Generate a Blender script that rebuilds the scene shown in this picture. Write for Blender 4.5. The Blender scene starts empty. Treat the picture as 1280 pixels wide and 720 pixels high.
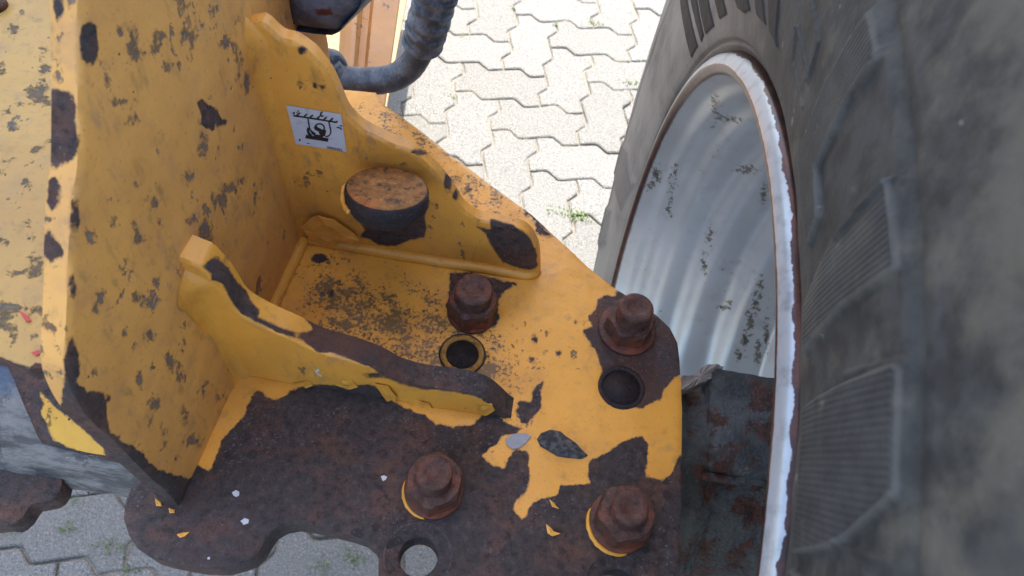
import bpy, bmesh, math, random
import numpy as np
from mathutils import Vector, Matrix, noise as mnoise
from mathutils.geometry import delaunay_2d_cdt
random.seed(7); rng = np.random.default_rng(7)
S = bpy.context.scene
R_ = math.radians
# ------------------------------------------------------------------ camera
H = 1.302                                   # eye height above the paving
FPX = 924.4
VPX, VPY = 545.0, 935.0                     # straight-down vanishing point of the photograph
pitch = math.atan2(FPX, math.hypot(VPX-640, VPY-360)); roll = math.atan2(640-VPX, VPY-360)
R0 = np.array([1, 0, 0.]); U0 = np.array([0, math.sin(pitch), math.cos(pitch)]); FW = np.array([0, math.cos(pitch), -math.sin(pitch)])
RT = R0*math.cos(roll)+U0*math.sin(roll); UP = U0*math.cos(roll)-R0*math.sin(roll)
cam_d = bpy.data.cameras.new('camera'); cam = bpy.data.objects.new('camera', cam_d); S.collection.objects.link(cam); S.camera = cam
cam_d.sensor_width = 36; cam_d.lens = 26.0; cam_d.clip_start = .01; cam_d.clip_end = 500
m = Matrix([[RT[0], UP[0], -FW[0], 0], [RT[1], UP[1], -FW[1], 0], [RT[2], UP[2], -FW[2], H], [0, 0, 0, 1]]); cam.matrix_world = m
cam_d.dof.use_dof = True; cam_d.dof.focus_distance = .60; cam_d.dof.aperture_fstop = 14
# ------------------------------------------------------------------ light
SUN_EL, SUN_AZ = 65.0, -8.0                 # azimuth from +Y towards +X
w = bpy.data.worlds.new('World'); S.world = w; w.use_nodes = True
nt = w.node_tree; bg = nt.nodes['Background']; sky = nt.nodes.new('ShaderNodeTexSky'); sky.sky_type = 'NISHITA'
sky.sun_disc = False; sky.sun_elevation = R_(SUN_EL); sky.sun_rotation = R_(SUN_AZ); sky.dust_density = 2.5; sky.air_density = 1.0; sky.ozone_density = .6
nt.links.new(sky.outputs[0], bg.inputs[0]); bg.inputs[1].default_value = .15
sd = bpy.data.lights.new('sun', 'SUN'); sun = bpy.data.objects.new('sun', sd); S.collection.objects.link(sun)
sd.energy = 3.0; sd.angle = R_(.53); sd.color = (1, .95, .86)
sv = Vector((math.sin(R_(SUN_AZ))*math.cos(R_(SUN_EL)), math.cos(R_(SUN_AZ))*math.cos(R_(SUN_EL)), math.sin(R_(SUN_EL))))
sun.rotation_euler = sv.to_track_quat('Z', 'Y').to_euler(); sun.location = sv*6
S.view_settings.view_transform = 'Standard'; S.view_settings.look = 'None'; S.view_settings.gamma = 1
S.view_settings.exposure = 2.0
S.render.engine = 'CYCLES'; S.cycles.max_bounces = 6; S.cycles.diffuse_bounces = 4

# ------------------------------------------------------------------ measuring helpers
O = np.array([0, 0, H])
def ray(px, py): return FW + RT*(px-640)/FPX + UP*(360-py)/FPX
def at(px, py, z): r = ray(px, py); return O + r*((H-z)/-r[2])       # point of a level at height z
def onx(px, py, X): r = ray(px, py); return O + r*(X/r[0])
def ony(px, py, Y): r = ray(px, py); return O + r*(Y/r[1])
def proj(P):
    P = np.atleast_2d(P)-O; z = P@FW
    return np.c_[640+FPX*(P@RT)/z, 360-FPX*(P@UP)/z]
def depth(P): return float((np.asarray(P)-O)@FW)
def inside(P, poly):
    P = np.atleast_2d(P); poly = np.asarray(poly, float); c = np.zeros(len(P), bool); x, y = P[:, 0], P[:, 1]
    for i in range(len(poly)):
        x1, y1 = poly[i-1]; x2, y2 = poly[i]
        if y1 == y2: continue
        k = (y1 > y) != (y2 > y); c ^= k & (x < (x2-x1)*(y-y1)/(y2-y1)+x1)
    return c
def segdist(P, poly, closed=True):
    P = np.atleast_2d(P); poly = np.asarray(poly, float); d = np.full(len(P), 1e9)
    for i in range(0 if closed else 1, len(poly)):
        a, b = poly[i-1], poly[i]; ab = b-a; L = ab@ab+1e-12
        t = np.clip(((P-a)@ab)/L, 0, 1); q = a+t[:, None]*ab
        d = np.minimum(d, np.hypot(*(P-q).T))
    return d
def sdf(P, poly):
    d = segdist(P, poly); return np.where(inside(P, poly), d, -d)
def maskval(P3, polys, unit=20.):
    q = proj(P3); v = np.full(len(q), -3.)
    for p in polys:
        if len(p) == 4 and not hasattr(p[0], '__len__'):        # blot: x, y, half width, half height
            x, y, a, b = p; e = (1-np.hypot((q[:, 0]-x)/a, (q[:, 1]-y)/b))*min(a, b)
        else: e = sdf(q, p)
        v = np.maximum(v, e/unit)
    return np.clip(v, -3, 3)
def spline(P, k=4):
    P = [np.array(p, float) for p in P]; out = []
    for i in range(len(P)-1):
        p0, p1, p2, p3 = P[max(i-1, 0)], P[i], P[i+1], P[min(i+2, len(P)-1)]
        for j in range(k):
            t = j/k; out.append(.5*((2*p1)+(p2-p0)*t+(2*p0-5*p1+4*p2-p3)*t*t+(3*p1-p0-3*p2+p3)*t**3))
    out.append(P[-1]); return [tuple(p) for p in out]
# ------------------------------------------------------------------ mesh helpers
def finish(name, me, mat, parent=None, smooth=False):
    o = bpy.data.objects.new(name, me); S.collection.objects.link(o)
    if mat is not None: me.materials.append(mat)
    if parent is not None: o.parent = parent
    if smooth:
        for p in me.polygons: p.use_smooth = True
    return o
def from_py(name, V, Fc, mat, parent=None, smooth=False, attrs=None):
    me = bpy.data.meshes.new(name); me.from_pydata([tuple(map(float, v)) for v in V], [], Fc); me.update()
    if attrs:
        for k, a in attrs.items():
            at_ = me.attributes.new(k, 'FLOAT', 'POINT'); at_.data.foreach_set('value', np.asarray(a, np.float32))
    return finish(name, me, mat, parent, smooth)
def bm_obj(name, bm, mat, parent=None, smooth=False):
    me = bpy.data.meshes.new(name); bmesh.ops.recalc_face_normals(bm, faces=bm.faces); bm.to_mesh(me); bm.free()
    return finish(name, me, mat, parent, smooth)
def empty(name, loc=(0, 0, 0)):
    o = bpy.data.objects.new(name, None); o.location = loc; o.empty_display_size = .1; S.collection.objects.link(o); return o
def resample(poly, step, closed=True, jag=0.):
    out = []; n = len(poly)
    for i in range(n if closed else n-1):
        a = np.array(poly[i], float); b = np.array(poly[(i+1) % n], float); k = max(1, int(np.linalg.norm(b-a)/step))
        for j in range(k): out.append(a+(b-a)*j/k)
    if not closed: out.append(np.array(poly[-1], float))
    return out
def slab(name, outline, holes, to3, thick, mat, parent=None, grid=.003, masks=None, relief=None, back=True, bevel=.0012, skirt_grid=None):
    """A plate: 2-D outline (with holes) in metres, to3 maps (u,v,depth) to space; dense front so that relief and wear follow the surface."""
    rings = [resample(outline, grid*2)]+[resample(h, grid*1.2) for h in holes]
    pts = []; edges = []
    for r in rings:
        s = len(pts); pts += r; edges += [(s+i, s+(i+1) % len(r)) for i in range(len(r))]
    nb = len(pts); allp = np.array(pts)
    lo, hi = allp.min(0), allp.max(0)
    gx, gy = np.meshgrid(np.arange(lo[0]+grid*.5, hi[0], grid), np.arange(lo[1]+grid*.5, hi[1], grid)); G = np.c_[gx.ravel(), gy.ravel()]
    G = G+rng.uniform(-.2, .2, G.shape)*grid
    k = inside(G, rings[0]) & (segdist(G, rings[0]) > grid*.6)
    for h in rings[1:]: k &= ~inside(G, h) & (segdist(G, h) > grid*.6)
    G = G[k]; allp = np.r_[allp, G]
    vs, _, fs, ov, _, _ = delaunay_2d_cdt([Vector(p) for p in allp], edges, [], 0, 1e-7)
    vs = np.array([tuple(v) for v in vs]); fs = np.array([f for f in fs if len(f) == 3])
    cen = vs[fs].mean(1); keep = inside(cen, rings[0])
    for h in rings[1:]: keep &= ~inside(cen, h)
    fs = fs[keep]
    hgt = np.zeros(len(vs)) if relief is None else relief(vs)
    # boundary edges -> skirt
    from collections import Counter
    cnt = Counter(); dirn = {}
    for f in fs:
        for a, b in ((f[0], f[1]), (f[1], f[2]), (f[2], f[0])): cnt[(min(a, b), max(a, b))] += 1; dirn[(min(a, b), max(a, b))] = (a, b)
    F3 = [tuple(int(i) for i in f) for f in fs]
    bd = [dirn[e] for e, c in cnt.items() if c == 1]; bi = sorted({i for e in bd for i in e}); idx = {b: j for j, b in enumerate(bi)}
    hgt = np.array(hgt, float); hgt[bi] -= bevel; inset_ = np.zeros(len(vs)); inset_[bi] = bevel
    V = np.array([to3(p[0], p[1], -hgt[i]) for i, p in enumerate(vs)]); n = len(V)
    nl = 4; Vl = [V]; 
    levels = [bevel*2.2, thick*.35, thick*.7, thick-bevel]
    for L in levels: Vl.append(np.array([to3(vs[b][0], vs[b][1], L) for b in bi]))
    # pull the very edge in a little for a worn arris
    def vid(level, b): return int(b) if level == 0 else n+(level-1)*len(bi)+idx[b]
    for a, b in bd:
        for l in range(nl): F3.append((vid(l, b), vid(l, a), vid(l+1, a), vid(l+1, b)))
    if back:
        off = n+nl*len(bi); vb = np.array([to3(p[0], p[1], thick-inset_[i]) for i, p in enumerate(vs)]); Vl.append(vb)
        F3 += [(int(f[2])+off, int(f[1])+off, int(f[0])+off) for f in fs]
    VV = np.concatenate(Vl)
    attrs = {k2: fn(VV) for k2, fn in (masks or {}).items()}
    o = from_py(name, VV, F3, mat, parent, attrs=attrs)
    bm = bmesh.new(); bm.from_mesh(o.data); bmesh.ops.recalc_face_normals(bm, faces=bm.faces); bm.to_mesh(o.data); bm.free()
    for p in o.data.polygons: p.use_smooth = True
    o.data.set_sharp_from_angle(angle=R_(62))
    return o
def tube(name, pts, rad, mat, parent=None, seg=16, caps=True, wob=0., steps=4, masks=None):
    """Swept tube through points with a radius at each (Catmull-Rom)."""
    P = [Vector(p) for p in pts]; rr = rad if hasattr(rad, '__len__') else [rad]*len(P)
    C, Q = [], []
    for i in range(len(P)-1):
        p0, p1, p2, p3 = P[max(i-1, 0)], P[i], P[i+1], P[min(i+2, len(P)-1)]
        for j in range(steps):
            t = j/steps; C.append(.5*((2*p1)+(p2-p0)*t+(2*p0-5*p1+4*p2-p3)*t*t+(3*p1-p0-3*p2+p3)*t**3)); Q.append(rr[i]*(1-t)+rr[i+1]*t)
    C.append(P[-1]); Q.append(rr[-1])
    V = []; Fc = []; ref = None
    for i, c in enumerate(C):
        t = (C[min(i+1, len(C)-1)]-C[max(i-1, 0)]).normalized()
        if ref is None: ref = t.orthogonal().normalized()
        ref = (ref-t*ref.dot(t)).normalized(); b = t.cross(ref)
        for k in range(seg):
            a = 2*math.pi*k/seg; r = Q[i]*(1+wob*(mnoise.noise(Vector((c.x*160+k*.6, c.y*160, c.z*160)))))
            V.append(c+(ref*math.cos(a)+b*math.sin(a))*r)
    for i in range(len(C)-1):
        for k in range(seg): a = i*seg+k; b2 = i*seg+(k+1) % seg; Fc.append((a, b2, b2+seg, a+seg))
    if caps: Fc.append(tuple(range(seg))[::-1]); Fc.append(tuple(range((len(C)-1)*seg, len(C)*seg)))
    V = np.array([tuple(v) for v in V])
    return from_py(name, V, Fc, mat, parent, True, {k: fn(V) for k, fn in (masks or {}).items()})
def lathe(name, prof, centre, axis, mat, parent=None, seg=48, smooth=True, a0=0, flats=None, close=True):
    """Profile [(radius, along)] turned about an axis; flats gives a polygon (6 = hexagon)."""
    ax = Vector(axis).normalized(); u = ax.orthogonal().normalized(); v = ax.cross(u); c = Vector(centre); V = []; Fc = []
    n = flats or seg
    for r, h in prof:
        for k in range(n): a = a0+2*math.pi*k/n; V.append(c+ax*h+(u*math.cos(a)+v*math.sin(a))*r)
    for i in range(len(prof)-1):
        for k in range(n): a = i*n+k; b = i*n+(k+1) % n; Fc.append((a, b, b+n, a+n))
    if close: Fc.append(tuple(range(n))[::-1]); Fc.append(tuple(range((len(prof)-1)*n, len(prof)*n)))
    o = from_py(name, V, Fc, mat, parent, smooth and not flats)
    bm = bmesh.new(); bm.from_mesh(o.data); bmesh.ops.recalc_face_normals(bm, faces=bm.faces); bm.to_mesh(o.data); bm.free()
    return o
# ------------------------------------------------------------------ material helpers
class NT:
    def __init__(s, name):
        s.m = bpy.data.materials.new(name); s.m.use_nodes = True; s.t = s.m.node_tree; s.b = s.t.nodes['Principled BSDF']; s.co = s.n('ShaderNodeTexCoord').outputs['Object']
    def n(s, typ, **k):
        x = s.t.nodes.new(typ)
        for a, b in k.items(): setattr(x, a, b)
        return x
    def link(s, a, b):
        if isinstance(a, bpy.types.NodeSocket): s.t.links.new(a, b)
        else:
            if b.type == 'RGBA' and len(a) == 3: a = (*a, 1)
            b.default_value = a
    def math(s, op, a, b=0., c=None, clamp=False):
        x = s.n('ShaderNodeMath', operation=op, use_clamp=clamp); s.link(a, x.inputs[0]); s.link(b, x.inputs[1])
        if c is not None: s.link(c, x.inputs[2])
        return x.outputs[0]
    def noise(s, scale, detail=4., rough=.6, co=None, dist=0., stretch=None, w=0):
        x = s.n('ShaderNodeTexNoise'); x.inputs['Scale'].default_value = scale; x.inputs['Detail'].default_value = detail; x.inputs['Roughness'].default_value = rough; x.inputs['Distortion'].default_value = dist
        c = co or s.co
        if stretch or w:
            mp = s.n('ShaderNodeMapping'); s.link(c, mp.inputs[0]); mp.inputs['Scale'].default_value = stretch or (1, 1, 1); mp.inputs['Location'].default_value = (w, w*.7, -w); c = mp.outputs[0]
        s.link(c, x.inputs['Vector']); return x.outputs[0]
    def vor(s, scale, feature='F1', w=0, rnd=1.):
        x = s.n('ShaderNodeTexVoronoi', feature=feature); x.inputs['Scale'].default_value = scale; x.inputs['Randomness'].default_value = rnd
        mp = s.n('ShaderNodeMapping'); s.link(s.co, mp.inputs[0]); mp.inputs['Location'].default_value = (w, w, w); s.link(mp.outputs[0], x.inputs['Vector']); return x
    def ramp(s, v, lo, hi, smooth=True):
        x = s.n('ShaderNodeMapRange', interpolation_type='SMOOTHSTEP' if smooth else 'LINEAR'); s.link(v, x.inputs[0]); x.inputs[1].default_value = lo; x.inputs[2].default_value = hi; return x.outputs[0]
    def mix(s, f, a, b):
        x = s.n('ShaderNodeMix', data_type='RGBA'); s.link(f, x.inputs[0]); s.link(a, x.inputs[6]); s.link(b, x.inputs[7]); return x.outputs[2]
    def attr(s, name): return s.n('ShaderNodeAttribute', attribute_name=name).outputs['Fac']
    def bump(s, h, dist, strength=1., prev=None):
        x = s.n('ShaderNodeBump'); x.inputs['Distance'].default_value = dist; x.inputs['Strength'].default_value = strength; s.link(h, x.inputs['Height'])
        if prev is not None: s.link(prev, x.inputs['Normal'])
        return x.outputs[0]
    def out(s, col, rough, normal=None, metal=0., spec=.5):
        s.link(col, s.b.inputs['Base Color']); s.link(rough, s.b.inputs['Roughness']); s.link(metal, s.b.inputs['Metallic']); s.b.inputs['Specular IOR Level'].default_value = spec
        if normal is not None: s.link(normal, s.b.inputs['Normal'])
        return s.m
def rust_color(t, base, warm=.5, dusty=.5):
    """dark mill-scale brown with redder blooms, bluish scale and pale grains"""
    a = t.noise(26, 7, .70); b = t.noise(170, 6, .78, w=3); c = t.noise(11, 4, .6, w=8)
    dark = base; red = (base[0]*2.6+.02, base[1]*1.5+.006, base[2]*.95)
    col = t.mix(t.math('MULTIPLY', t.ramp(a, .46, .68), warm*1.3, clamp=True), dark, red)
    col = t.mix(t.math('MULTIPLY', t.ramp(c, .42, .66), dusty*.8, clamp=True), col, (base[0]*.9, base[1]*1.1+.002, base[2]*1.25+.006))
    col = t.mix(t.math('MULTIPLY', t.ramp(b, .50, .64), .8), col, (base[0]*.28, base[1]*.28, base[2]*.33))
    col = t.mix(t.math('MULTIPLY', t.ramp(b, .46, .36), .5), col, (base[0]*2.1+.02, base[1]*2.1+.016, base[2]*2.1+.018))
    pv = t.vor(95, 'SMOOTH_F1', w=3); pm = t.math('MULTIPLY', t.ramp(pv.outputs['Distance'], .30, .18), t.ramp(t.noise(14, 3, .5, w=55), .52, .62)); col = t.mix(t.math('MULTIPLY', pm, .65), col, (base[0]*.35, base[1]*.35, base[2]*.4))
    col = t.mix(t.math('MULTIPLY', t.ramp(t.math('ADD', t.noise(7, 5, .62, w=61), t.math('MULTIPLY', b, .25)), .66, .80), .6*warm+.15, clamp=True), col, (base[0]*2.2+.02, base[1]*1.25+.004, base[2]*.8))
    sp = t.noise(520, 3, .6, w=5)
    return t.mix(t.math('MULTIPLY', t.math('MULTIPLY', t.ramp(sp, .60, .68), t.ramp(t.noise(16, 4, .6, w=71), .44, .60)), dusty*1.5, clamp=True), col, (.20, .185, .20)), a, b
def rust_mat(name, base=(.062, .045, .040), warm=.4, dusty=.5, bump=1., rough=.72):
    t = NT(name); col, a, b = rust_color(t, base, warm, dusty)
    h = t.math('ADD', t.math('MULTIPLY', b, .5), t.math('MULTIPLY', a, .8)); n1 = t.bump(h, .0028*bump); n2 = t.bump(t.noise(600, 3, .6), .0010*bump, 1, n1)
    return t.out(col, t.math('ADD', t.math('MULTIPLY', b, .25), rough-.14), n2, 0., .45)
def paint_mat(name, col=(.60, .285, .022), bare=(.054, .038, .034), chips=.5, specks=.5, grime=0., flakeamp=.35, dull=.5, rough=.42, grey=(.10, .125, .145)):
    """yellow enamel over steel: 'bare' says where the coat is gone, 'grey' where it is scraped to the primer"""
    t = NT(name)
    e1 = t.noise(80, 9, .70); e2 = t.noise(240, 4, .6, w=2)
    ed = t.math('ADD', t.math('MULTIPLY', t.math('SUBTRACT', e1, .5), flakeamp*1.6), t.math('MULTIPLY', t.math('SUBTRACT', e2, .5), flakeamp*.5))
    mb = t.ramp(t.math('ADD', t.attr('bare'), ed), -.02, .05)
    g0 = t.math('ADD', t.attr('grey'), t.math('ADD', t.math('MULTIPLY', t.math('SUBTRACT', t.noise(120, 8, .78, w=4), .5), 4.2), t.math('MULTIPLY', t.math('SUBTRACT', t.noise(300, 4, .7, w=14, stretch=(1, 1, .4)), .5), 1.6))); mg = t.math('MULTIPLY', t.ramp(g0, -.05, .55), .88)
    # procedural little scrapes, longer than wide, and pin pricks
    s1 = t.noise(75, 5, .68, stretch=(1, .75, .55), w=9); big = t.noise(11, 3, .5, w=12)
    ms = t.ramp(t.math('ADD', s1, t.math('MULTIPLY', big, .25)), .795-.045*chips, .855-.045*chips)
    v = t.vor(130, w=1); rr = t.math('MULTIPLY', t.math('POWER', t.n('ShaderNodeSeparateColor').outputs[0], 1.), 1.)
    sc = t.n('ShaderNodeSeparateColor'); t.link(v.outputs['Color'], sc.inputs[0])
    rad = t.math('MULTIPLY', t.math('SUBTRACT', sc.outputs[0], 1-.42*specks), .55)
    wob = t.math('ADD', v.outputs['Distance'], t.math('MULTIPLY', t.math('SUBTRACT', e2, .5), .25))
    mp = t.ramp(t.math('SUBTRACT', rad, wob), 0., .03)
    # paint tone
    base = t.mix(t.ramp(t.noise(13, 4, .55, w=6), .35, .7), col, (col[0]*.86, col[1]*.84, col[2]*.9))
    base = t.mix(t.math('MULTIPLY', t.ramp(t.noise(45, 6, .6, w=7), .48, .72), .45*dull), base, (col[0]*.55, col[1]*.58, col[2]*1.2))
    base = t.mix(t.math('MULTIPLY', t.ramp(t.noise(90, 6, .6, w=17, stretch=(1, 1, .4)), .56, .74), .55*dull), base, (.19, .135, .05))
    sm = t.math('MULTIPLY', t.ramp(t.noise(26, 7, .72, w=41, stretch=(1, 1, .5)), .50, .68), t.ramp(t.noise(160, 4, .7, w=43, stretch=(1, 1, .35)), .44, .60)); base = t.mix(t.math('MULTIPLY', sm, .5*dull), base, (.14, .135, .12))
    base = t.mix(t.math('MULTIPLY', t.ramp(t.noise(420, 3, .6, w=47), .60, .72), .6*dull), base, (col[0]*.4, col[1]*.4, col[2]))
    if grime:
        gg = t.attr('grime'); gn = t.noise(330, 5, .75, w=11); gl = t.noise(60, 5, .6, w=13)
        gm = t.ramp(t.math('ADD', t.math('ADD', t.math('MULTIPLY', gg, .13), gn), t.math('MULTIPLY', t.math('SUBTRACT', gl, .5), .7)), .53, .64)
        base = t.mix(t.math('MULTIPLY', gm, grime), base, (.045, .036, .034))
        base = t.mix(t.math('MULTIPLY', t.ramp(t.math('ADD', t.math('MULTIPLY', gg, .25), gl), .5, .8), .5*grime), base, (.27, .15, .04))
    b0 = (bare[0]*1.7+.012, bare[1]*1.3+.004, bare[2]*1.15)
    bc, a, b = rust_color(t, bare, .6, .45)
    gc = t.mix(t.ramp(e1, .35, .65), grey, (grey[0]*.45, grey[1]*.45, grey[2]*.45))
    c = t.mix(mp, base, (.05, .035, .033)); c = t.mix(t.math('MULTIPLY', ms, .8), c, gc); c = t.mix(t.math('MULTIPLY', mg, .9), c, gc)
    # thin dark chip border, then bare metal
    c = t.mix(t.ramp(t.math('ADD', t.attr('bare'), ed), -.09, -.0), c, t.mix(.5, c, (.10, .05, .025)))
    c = t.mix(mb, c, bc)
    lift = t.math('SUBTRACT', 1., t.math('MAXIMUM', mb, t.math('MULTIPLY', t.math('MAXIMUM', t.math('MAXIMUM', ms, mg), mp), .4)))
    n1 = t.bump(lift, .0024, 1.); n2 = t.bump(t.math('ADD', t.noise(38, 4, .5, w=21), t.math('MULTIPLY', t.noise(190, 3, .5), .12)), .0016, .8, n1)
    n3 = t.bump(t.math('MULTIPLY', b, t.math('MAXIMUM', mb, .05)), .0030, 1., n2)
    rf = t.math('ADD', t.math('MULTIPLY', t.math('MAXIMUM', mb, mg), .32), t.math('ADD', rough-.08, t.math('MULTIPLY', t.noise(30, 4, .5), .2)))
    return t.out(c, rf, n3, 0., .5)

# ------------------------------------------------------------------ traced wear (photo pixels; measured onto the real surfaces)
BARE_PLATE = [
 [(870,568),(851,568),(846,574),(842,590),(831,599),(815,597),(804,597),(809,576),(809,553),(802,545),(782,551),(759,564),(737,576),(736,596),(739,605),(716,607),(700,607),(697,619),(677,625),(667,630),(660,638),(658,646),(650,648),(640,638),(644,627),(658,611),(662,595),(662,574),(658,564),(644,562),(636,572),(629,586),(615,582),(604,572),(609,560),(623,553),(627,543),(642,542),(654,535),(638,533),(625,520),(612,512),(600,524),(587,531),(563,533),(547,531),(530,518),(513,513),(490,503),(480,490),(460,480),(433,483),(387,480),(367,487),(350,497),(337,498),(322,488),(308,508),(305,522),(290,537),(278,548),(262,590),(240,605),(100,640),(60,400),(-60,400),(-60,900),(900,900)],
 [(776,358),(770,363),(768,370),(757,371),(748,373),(743,387),(735,395),(738,407),(727,412),(732,420),(747,440),(753,460),(751,483),(763,498),(782,508),(805,509),(825,498),(829,487),(840,475),(849,469),(880,470),(880,380),(800,330)],
 [(563,342),(590,340),(612,348),(620,348),(645,355),(637,362),(622,372),(622,387),(625,397),(620,407),(602,417),(583,412),(560,397),(557,383),(562,363)],
 [(680,476),(675,490),(677,502),(673,514),(660,531),(650,527),(645,514),(650,502),(658,502),(664,504),(665,490),(671,481)],
 [(655,262),(667,275),(692,292),(715,312),(740,333),(772,356),(780,340),(700,270),(660,250)],
 [(655,267),(672,276),(692,297),(685,296),(670,292),(667,280)],
 [(100,640),(100,520),(200,560),(262,590),(245,680),(100,700)],
 (400,323,12,5),(472,317,5,4),(417,313,2,2),(413,366,5,4),(681,440,2.5,3),(668,424,3,5),(699,442,2,3),(665,450,3,3),(625,420,3,3),(720,403,2,2),(730,405,2,2)]
GRIME_PLATE = [[(400,330),(440,345),(520,370),(640,440),(650,520),(520,470),(400,420),(370,380)]]
BARE_G2 = [[(252,333),(260,327),(270,324),(280,328),(287,340),(297,352),(308,363),(313,377),(323,387),(323,395),(353,410),(377,418),(392,413),(387,403),(380,397),(400,385),(540,430),(640,450),(680,490),(680,540),(640,534),(619,512),(603,500),(580,492),(560,489),(530,487),(500,480),(477,470),(467,460),(433,447),(417,440),(397,440),(377,423),(360,420),(330,407),(300,390),(287,373),(277,353),(263,350),(265,342)],
 [(322,488),(337,498),(350,497),(367,487),(387,480),(433,483),(460,480),(480,490),(490,503),(513,513),(530,518),(547,531),(563,533),(587,531),(600,524),(612,510),(660,520),(660,620),(300,620),(300,520)],
 (467,469,9,3),(296,322,20,3)]
BARE_G1 = [[(441,258),(447,272),(457,287),(450,296),(462,299),(473,306),(487,308),(503,305),(512,300),(531,296),(533,283),(531,270),(538,250),(440,245)],
 [(595,283),(608,292),(612,303),(618,313),(628,327),(640,332),(663,337),(672,335),(671,317),(664,300),(655,290),(640,280),(613,274),(613,287)],
 [(378,57),(384,66),(375,70),(372,58)],(560,228,5,12),(378,62,7,4),(526,190,10,3),(570,243,4,6),(403,109,3,2),(394,107,3,3),(545,258,3,4)]
BARE_WALL = [[(85,445),(98,480),(117,497),(133,507),(136,540),(163,558),(173,563),(187,578),(200,588),(227,597),(247,597),(260,587),(267,563),(290,545),(300,700),(100,700),(70,540)],
 [(245,126),(250,124),(262,131),(272,138),(276,148),(290,154),(280,156),(270,154),(270,163),(264,162),(254,157),(246,155),(252,148),(248,135)],
 (110,53,12,26),(94,268,5,26),(90,362,5,12),(90,455,9,28),(88,520,12,30)]
GREY_WALL = [(225,12,6,16),(234,40,7,18),(240,56,5,12),(165,48,7,14),(170,68,8,8),(200,45,8,6),(192,62,6,8),(134,110,4,16),(145,128,12,4),(167,152,5,6),(162,145,4,8),(210,83,7,6),(253,180,5,13),(283,53,8,8),(291,58,6,9),(300,80,4,10),(309,105,5,12),(237,222,5,7),(170,226,3,6),(287,235,10,7),(275,250,8,12),(281,258,5,10),(302,228,4,6),(245,272,13,5),(255,290,8,16),(262,300,5,12),(192,252,8,8),(169,279,4,9),(174,297,7,8),(141,277,5,7),(113,297,7,9),(126,369,7,7),(120,386,3,5),(151,333,5,4),(170,374,4,5),(180,379,3,7),(196,353,4,5),(190,418,9,6),(158,416,4,5),(213,450,5,14),(224,463,5,10),(228,429,2,6),(174,476,4,7),(117,470,5,8),(241,548,6,9),(243,552,9,6),(192,505,8,10),(190,520,3,12),(205,545,3,10),(230,520,4,9),(240,5,4,5),(268,14,6,5),(150,40,5,5),(300,25,6,3),(300,95,3,9),(165,60,6,16),(196,55,5,12),(352,90,3,4)]
def M(bare=(), grey=(), grime=(), gu=20.):
    d = {'bare': lambda P: maskval(P, bare), 'grey': lambda P: maskval(P, grey, 10.)}
    if grime: d['grime'] = lambda P: maskval(P, grime, 40.)
    return d
# ------------------------------------------------------------------ materials
m_plate = paint_mat('yellow enamel on plate', (.77, .352, .045), chips=-.2, specks=.40, grime=.95, flakeamp=.5, dull=.6)
m_wall = paint_mat('scraped yellow enamel', (.74, .365, .085), chips=1.1, specks=.42, flakeamp=.5, dull=.9, rough=.5)
m_gus = paint_mat('yellow enamel on gussets', (.75, .340, .052), chips=.3, specks=.5, flakeamp=.25, dull=.95)
m_gus2 = paint_mat('glossy yellow enamel', (.75, .345, .045), chips=-.1, specks=.3, flakeamp=.3, dull=.6, rough=.38)
m_left = paint_mat('chalky yellow enamel', (.46, .285, .075), chips=.6, specks=.5, flakeamp=.5, dull=.8, rough=.55, grey=(.07, .09, .10))
m_beam = paint_mat('dusty yellow enamel', (.46, .21, .05), chips=-.2, specks=.2, flakeamp=.3, dull=.4, rough=.45)
m_rust = rust_mat('dark rust', warm=.5, dusty=.5)
m_bolt = rust_mat('bolt rust', (.075, .032, .022), warm=.95, dusty=.10, bump=.7, rough=.6)
m_pin = rust_mat('pin side steel', (.016, .013, .016), warm=.2, dusty=.3)
m_weld = m_gus2
m_ring = rust_mat('oily worn ring', (.36, .19, .04), warm=.2, dusty=.2)

# ================================================================== GROUND AND PAVING
t = NT('sand bed'); cs = t.mix(t.noise(9, 5, .6), (.20, .18, .14), (.11, .10, .08)); m_sand = t.out(cs, .9, t.bump(t.noise(300, 4, .7), .004))
g = from_py('ground', [(-100, -100, -.016), (100, -100, -.016), (100, 100, -.016), (-100, 100, -.016)], [(0, 1, 2, 3)], m_sand); g['kind'] = 'structure'
t = NT('paver concrete'); oi = t.n('ShaderNodeObjectInfo').outputs['Random']
wc = t.n('ShaderNodeNewGeometry').outputs['Position']
fine = t.noise(420, 5, .75, co=wc); mid = t.noise(22, 4, .6, co=wc); agg = t.noise(230, 2, .5, co=wc, w=4)
c = t.mix(t.ramp(fine, .38, .64), (.15, .145, .132), (.37, .36, .33))
c = t.mix(t.math('MULTIPLY', t.ramp(agg, .60, .68), .7), c, (.52, .49, .43)); c = t.mix(t.math('MULTIPLY', t.ramp(agg, .40, .33), .7), c, (.09, .085, .08))
c = t.mix(t.math('MULTIPLY', t.ramp(mid, .35, .75), .45), c, (.27, .26, .235)); c = t.mix(t.math('MULTIPLY', oi, .45), c, (.20, .19, .165))
m_pave = t.out(c, .88, t.bump(t.math('ADD', fine, agg), .0045))
paving = empty('paving', (0, 0, 0)); paving['kind'] = 'structure'
NODE = at(630, 86, 0)[:2]; UX = .1076; UY = .1084
A = .098; GAP = .022
SS = [0, .15, .30, .385, .5, .615, .70, .85]
def wave(s): return A*float(np.interp(s, [0, .15, .30, .385, .5, .615, .70, .85, 1], [0, .5, .93, .98, 0, -.98, -.93, -.5, 0]))
NS = 8
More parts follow.
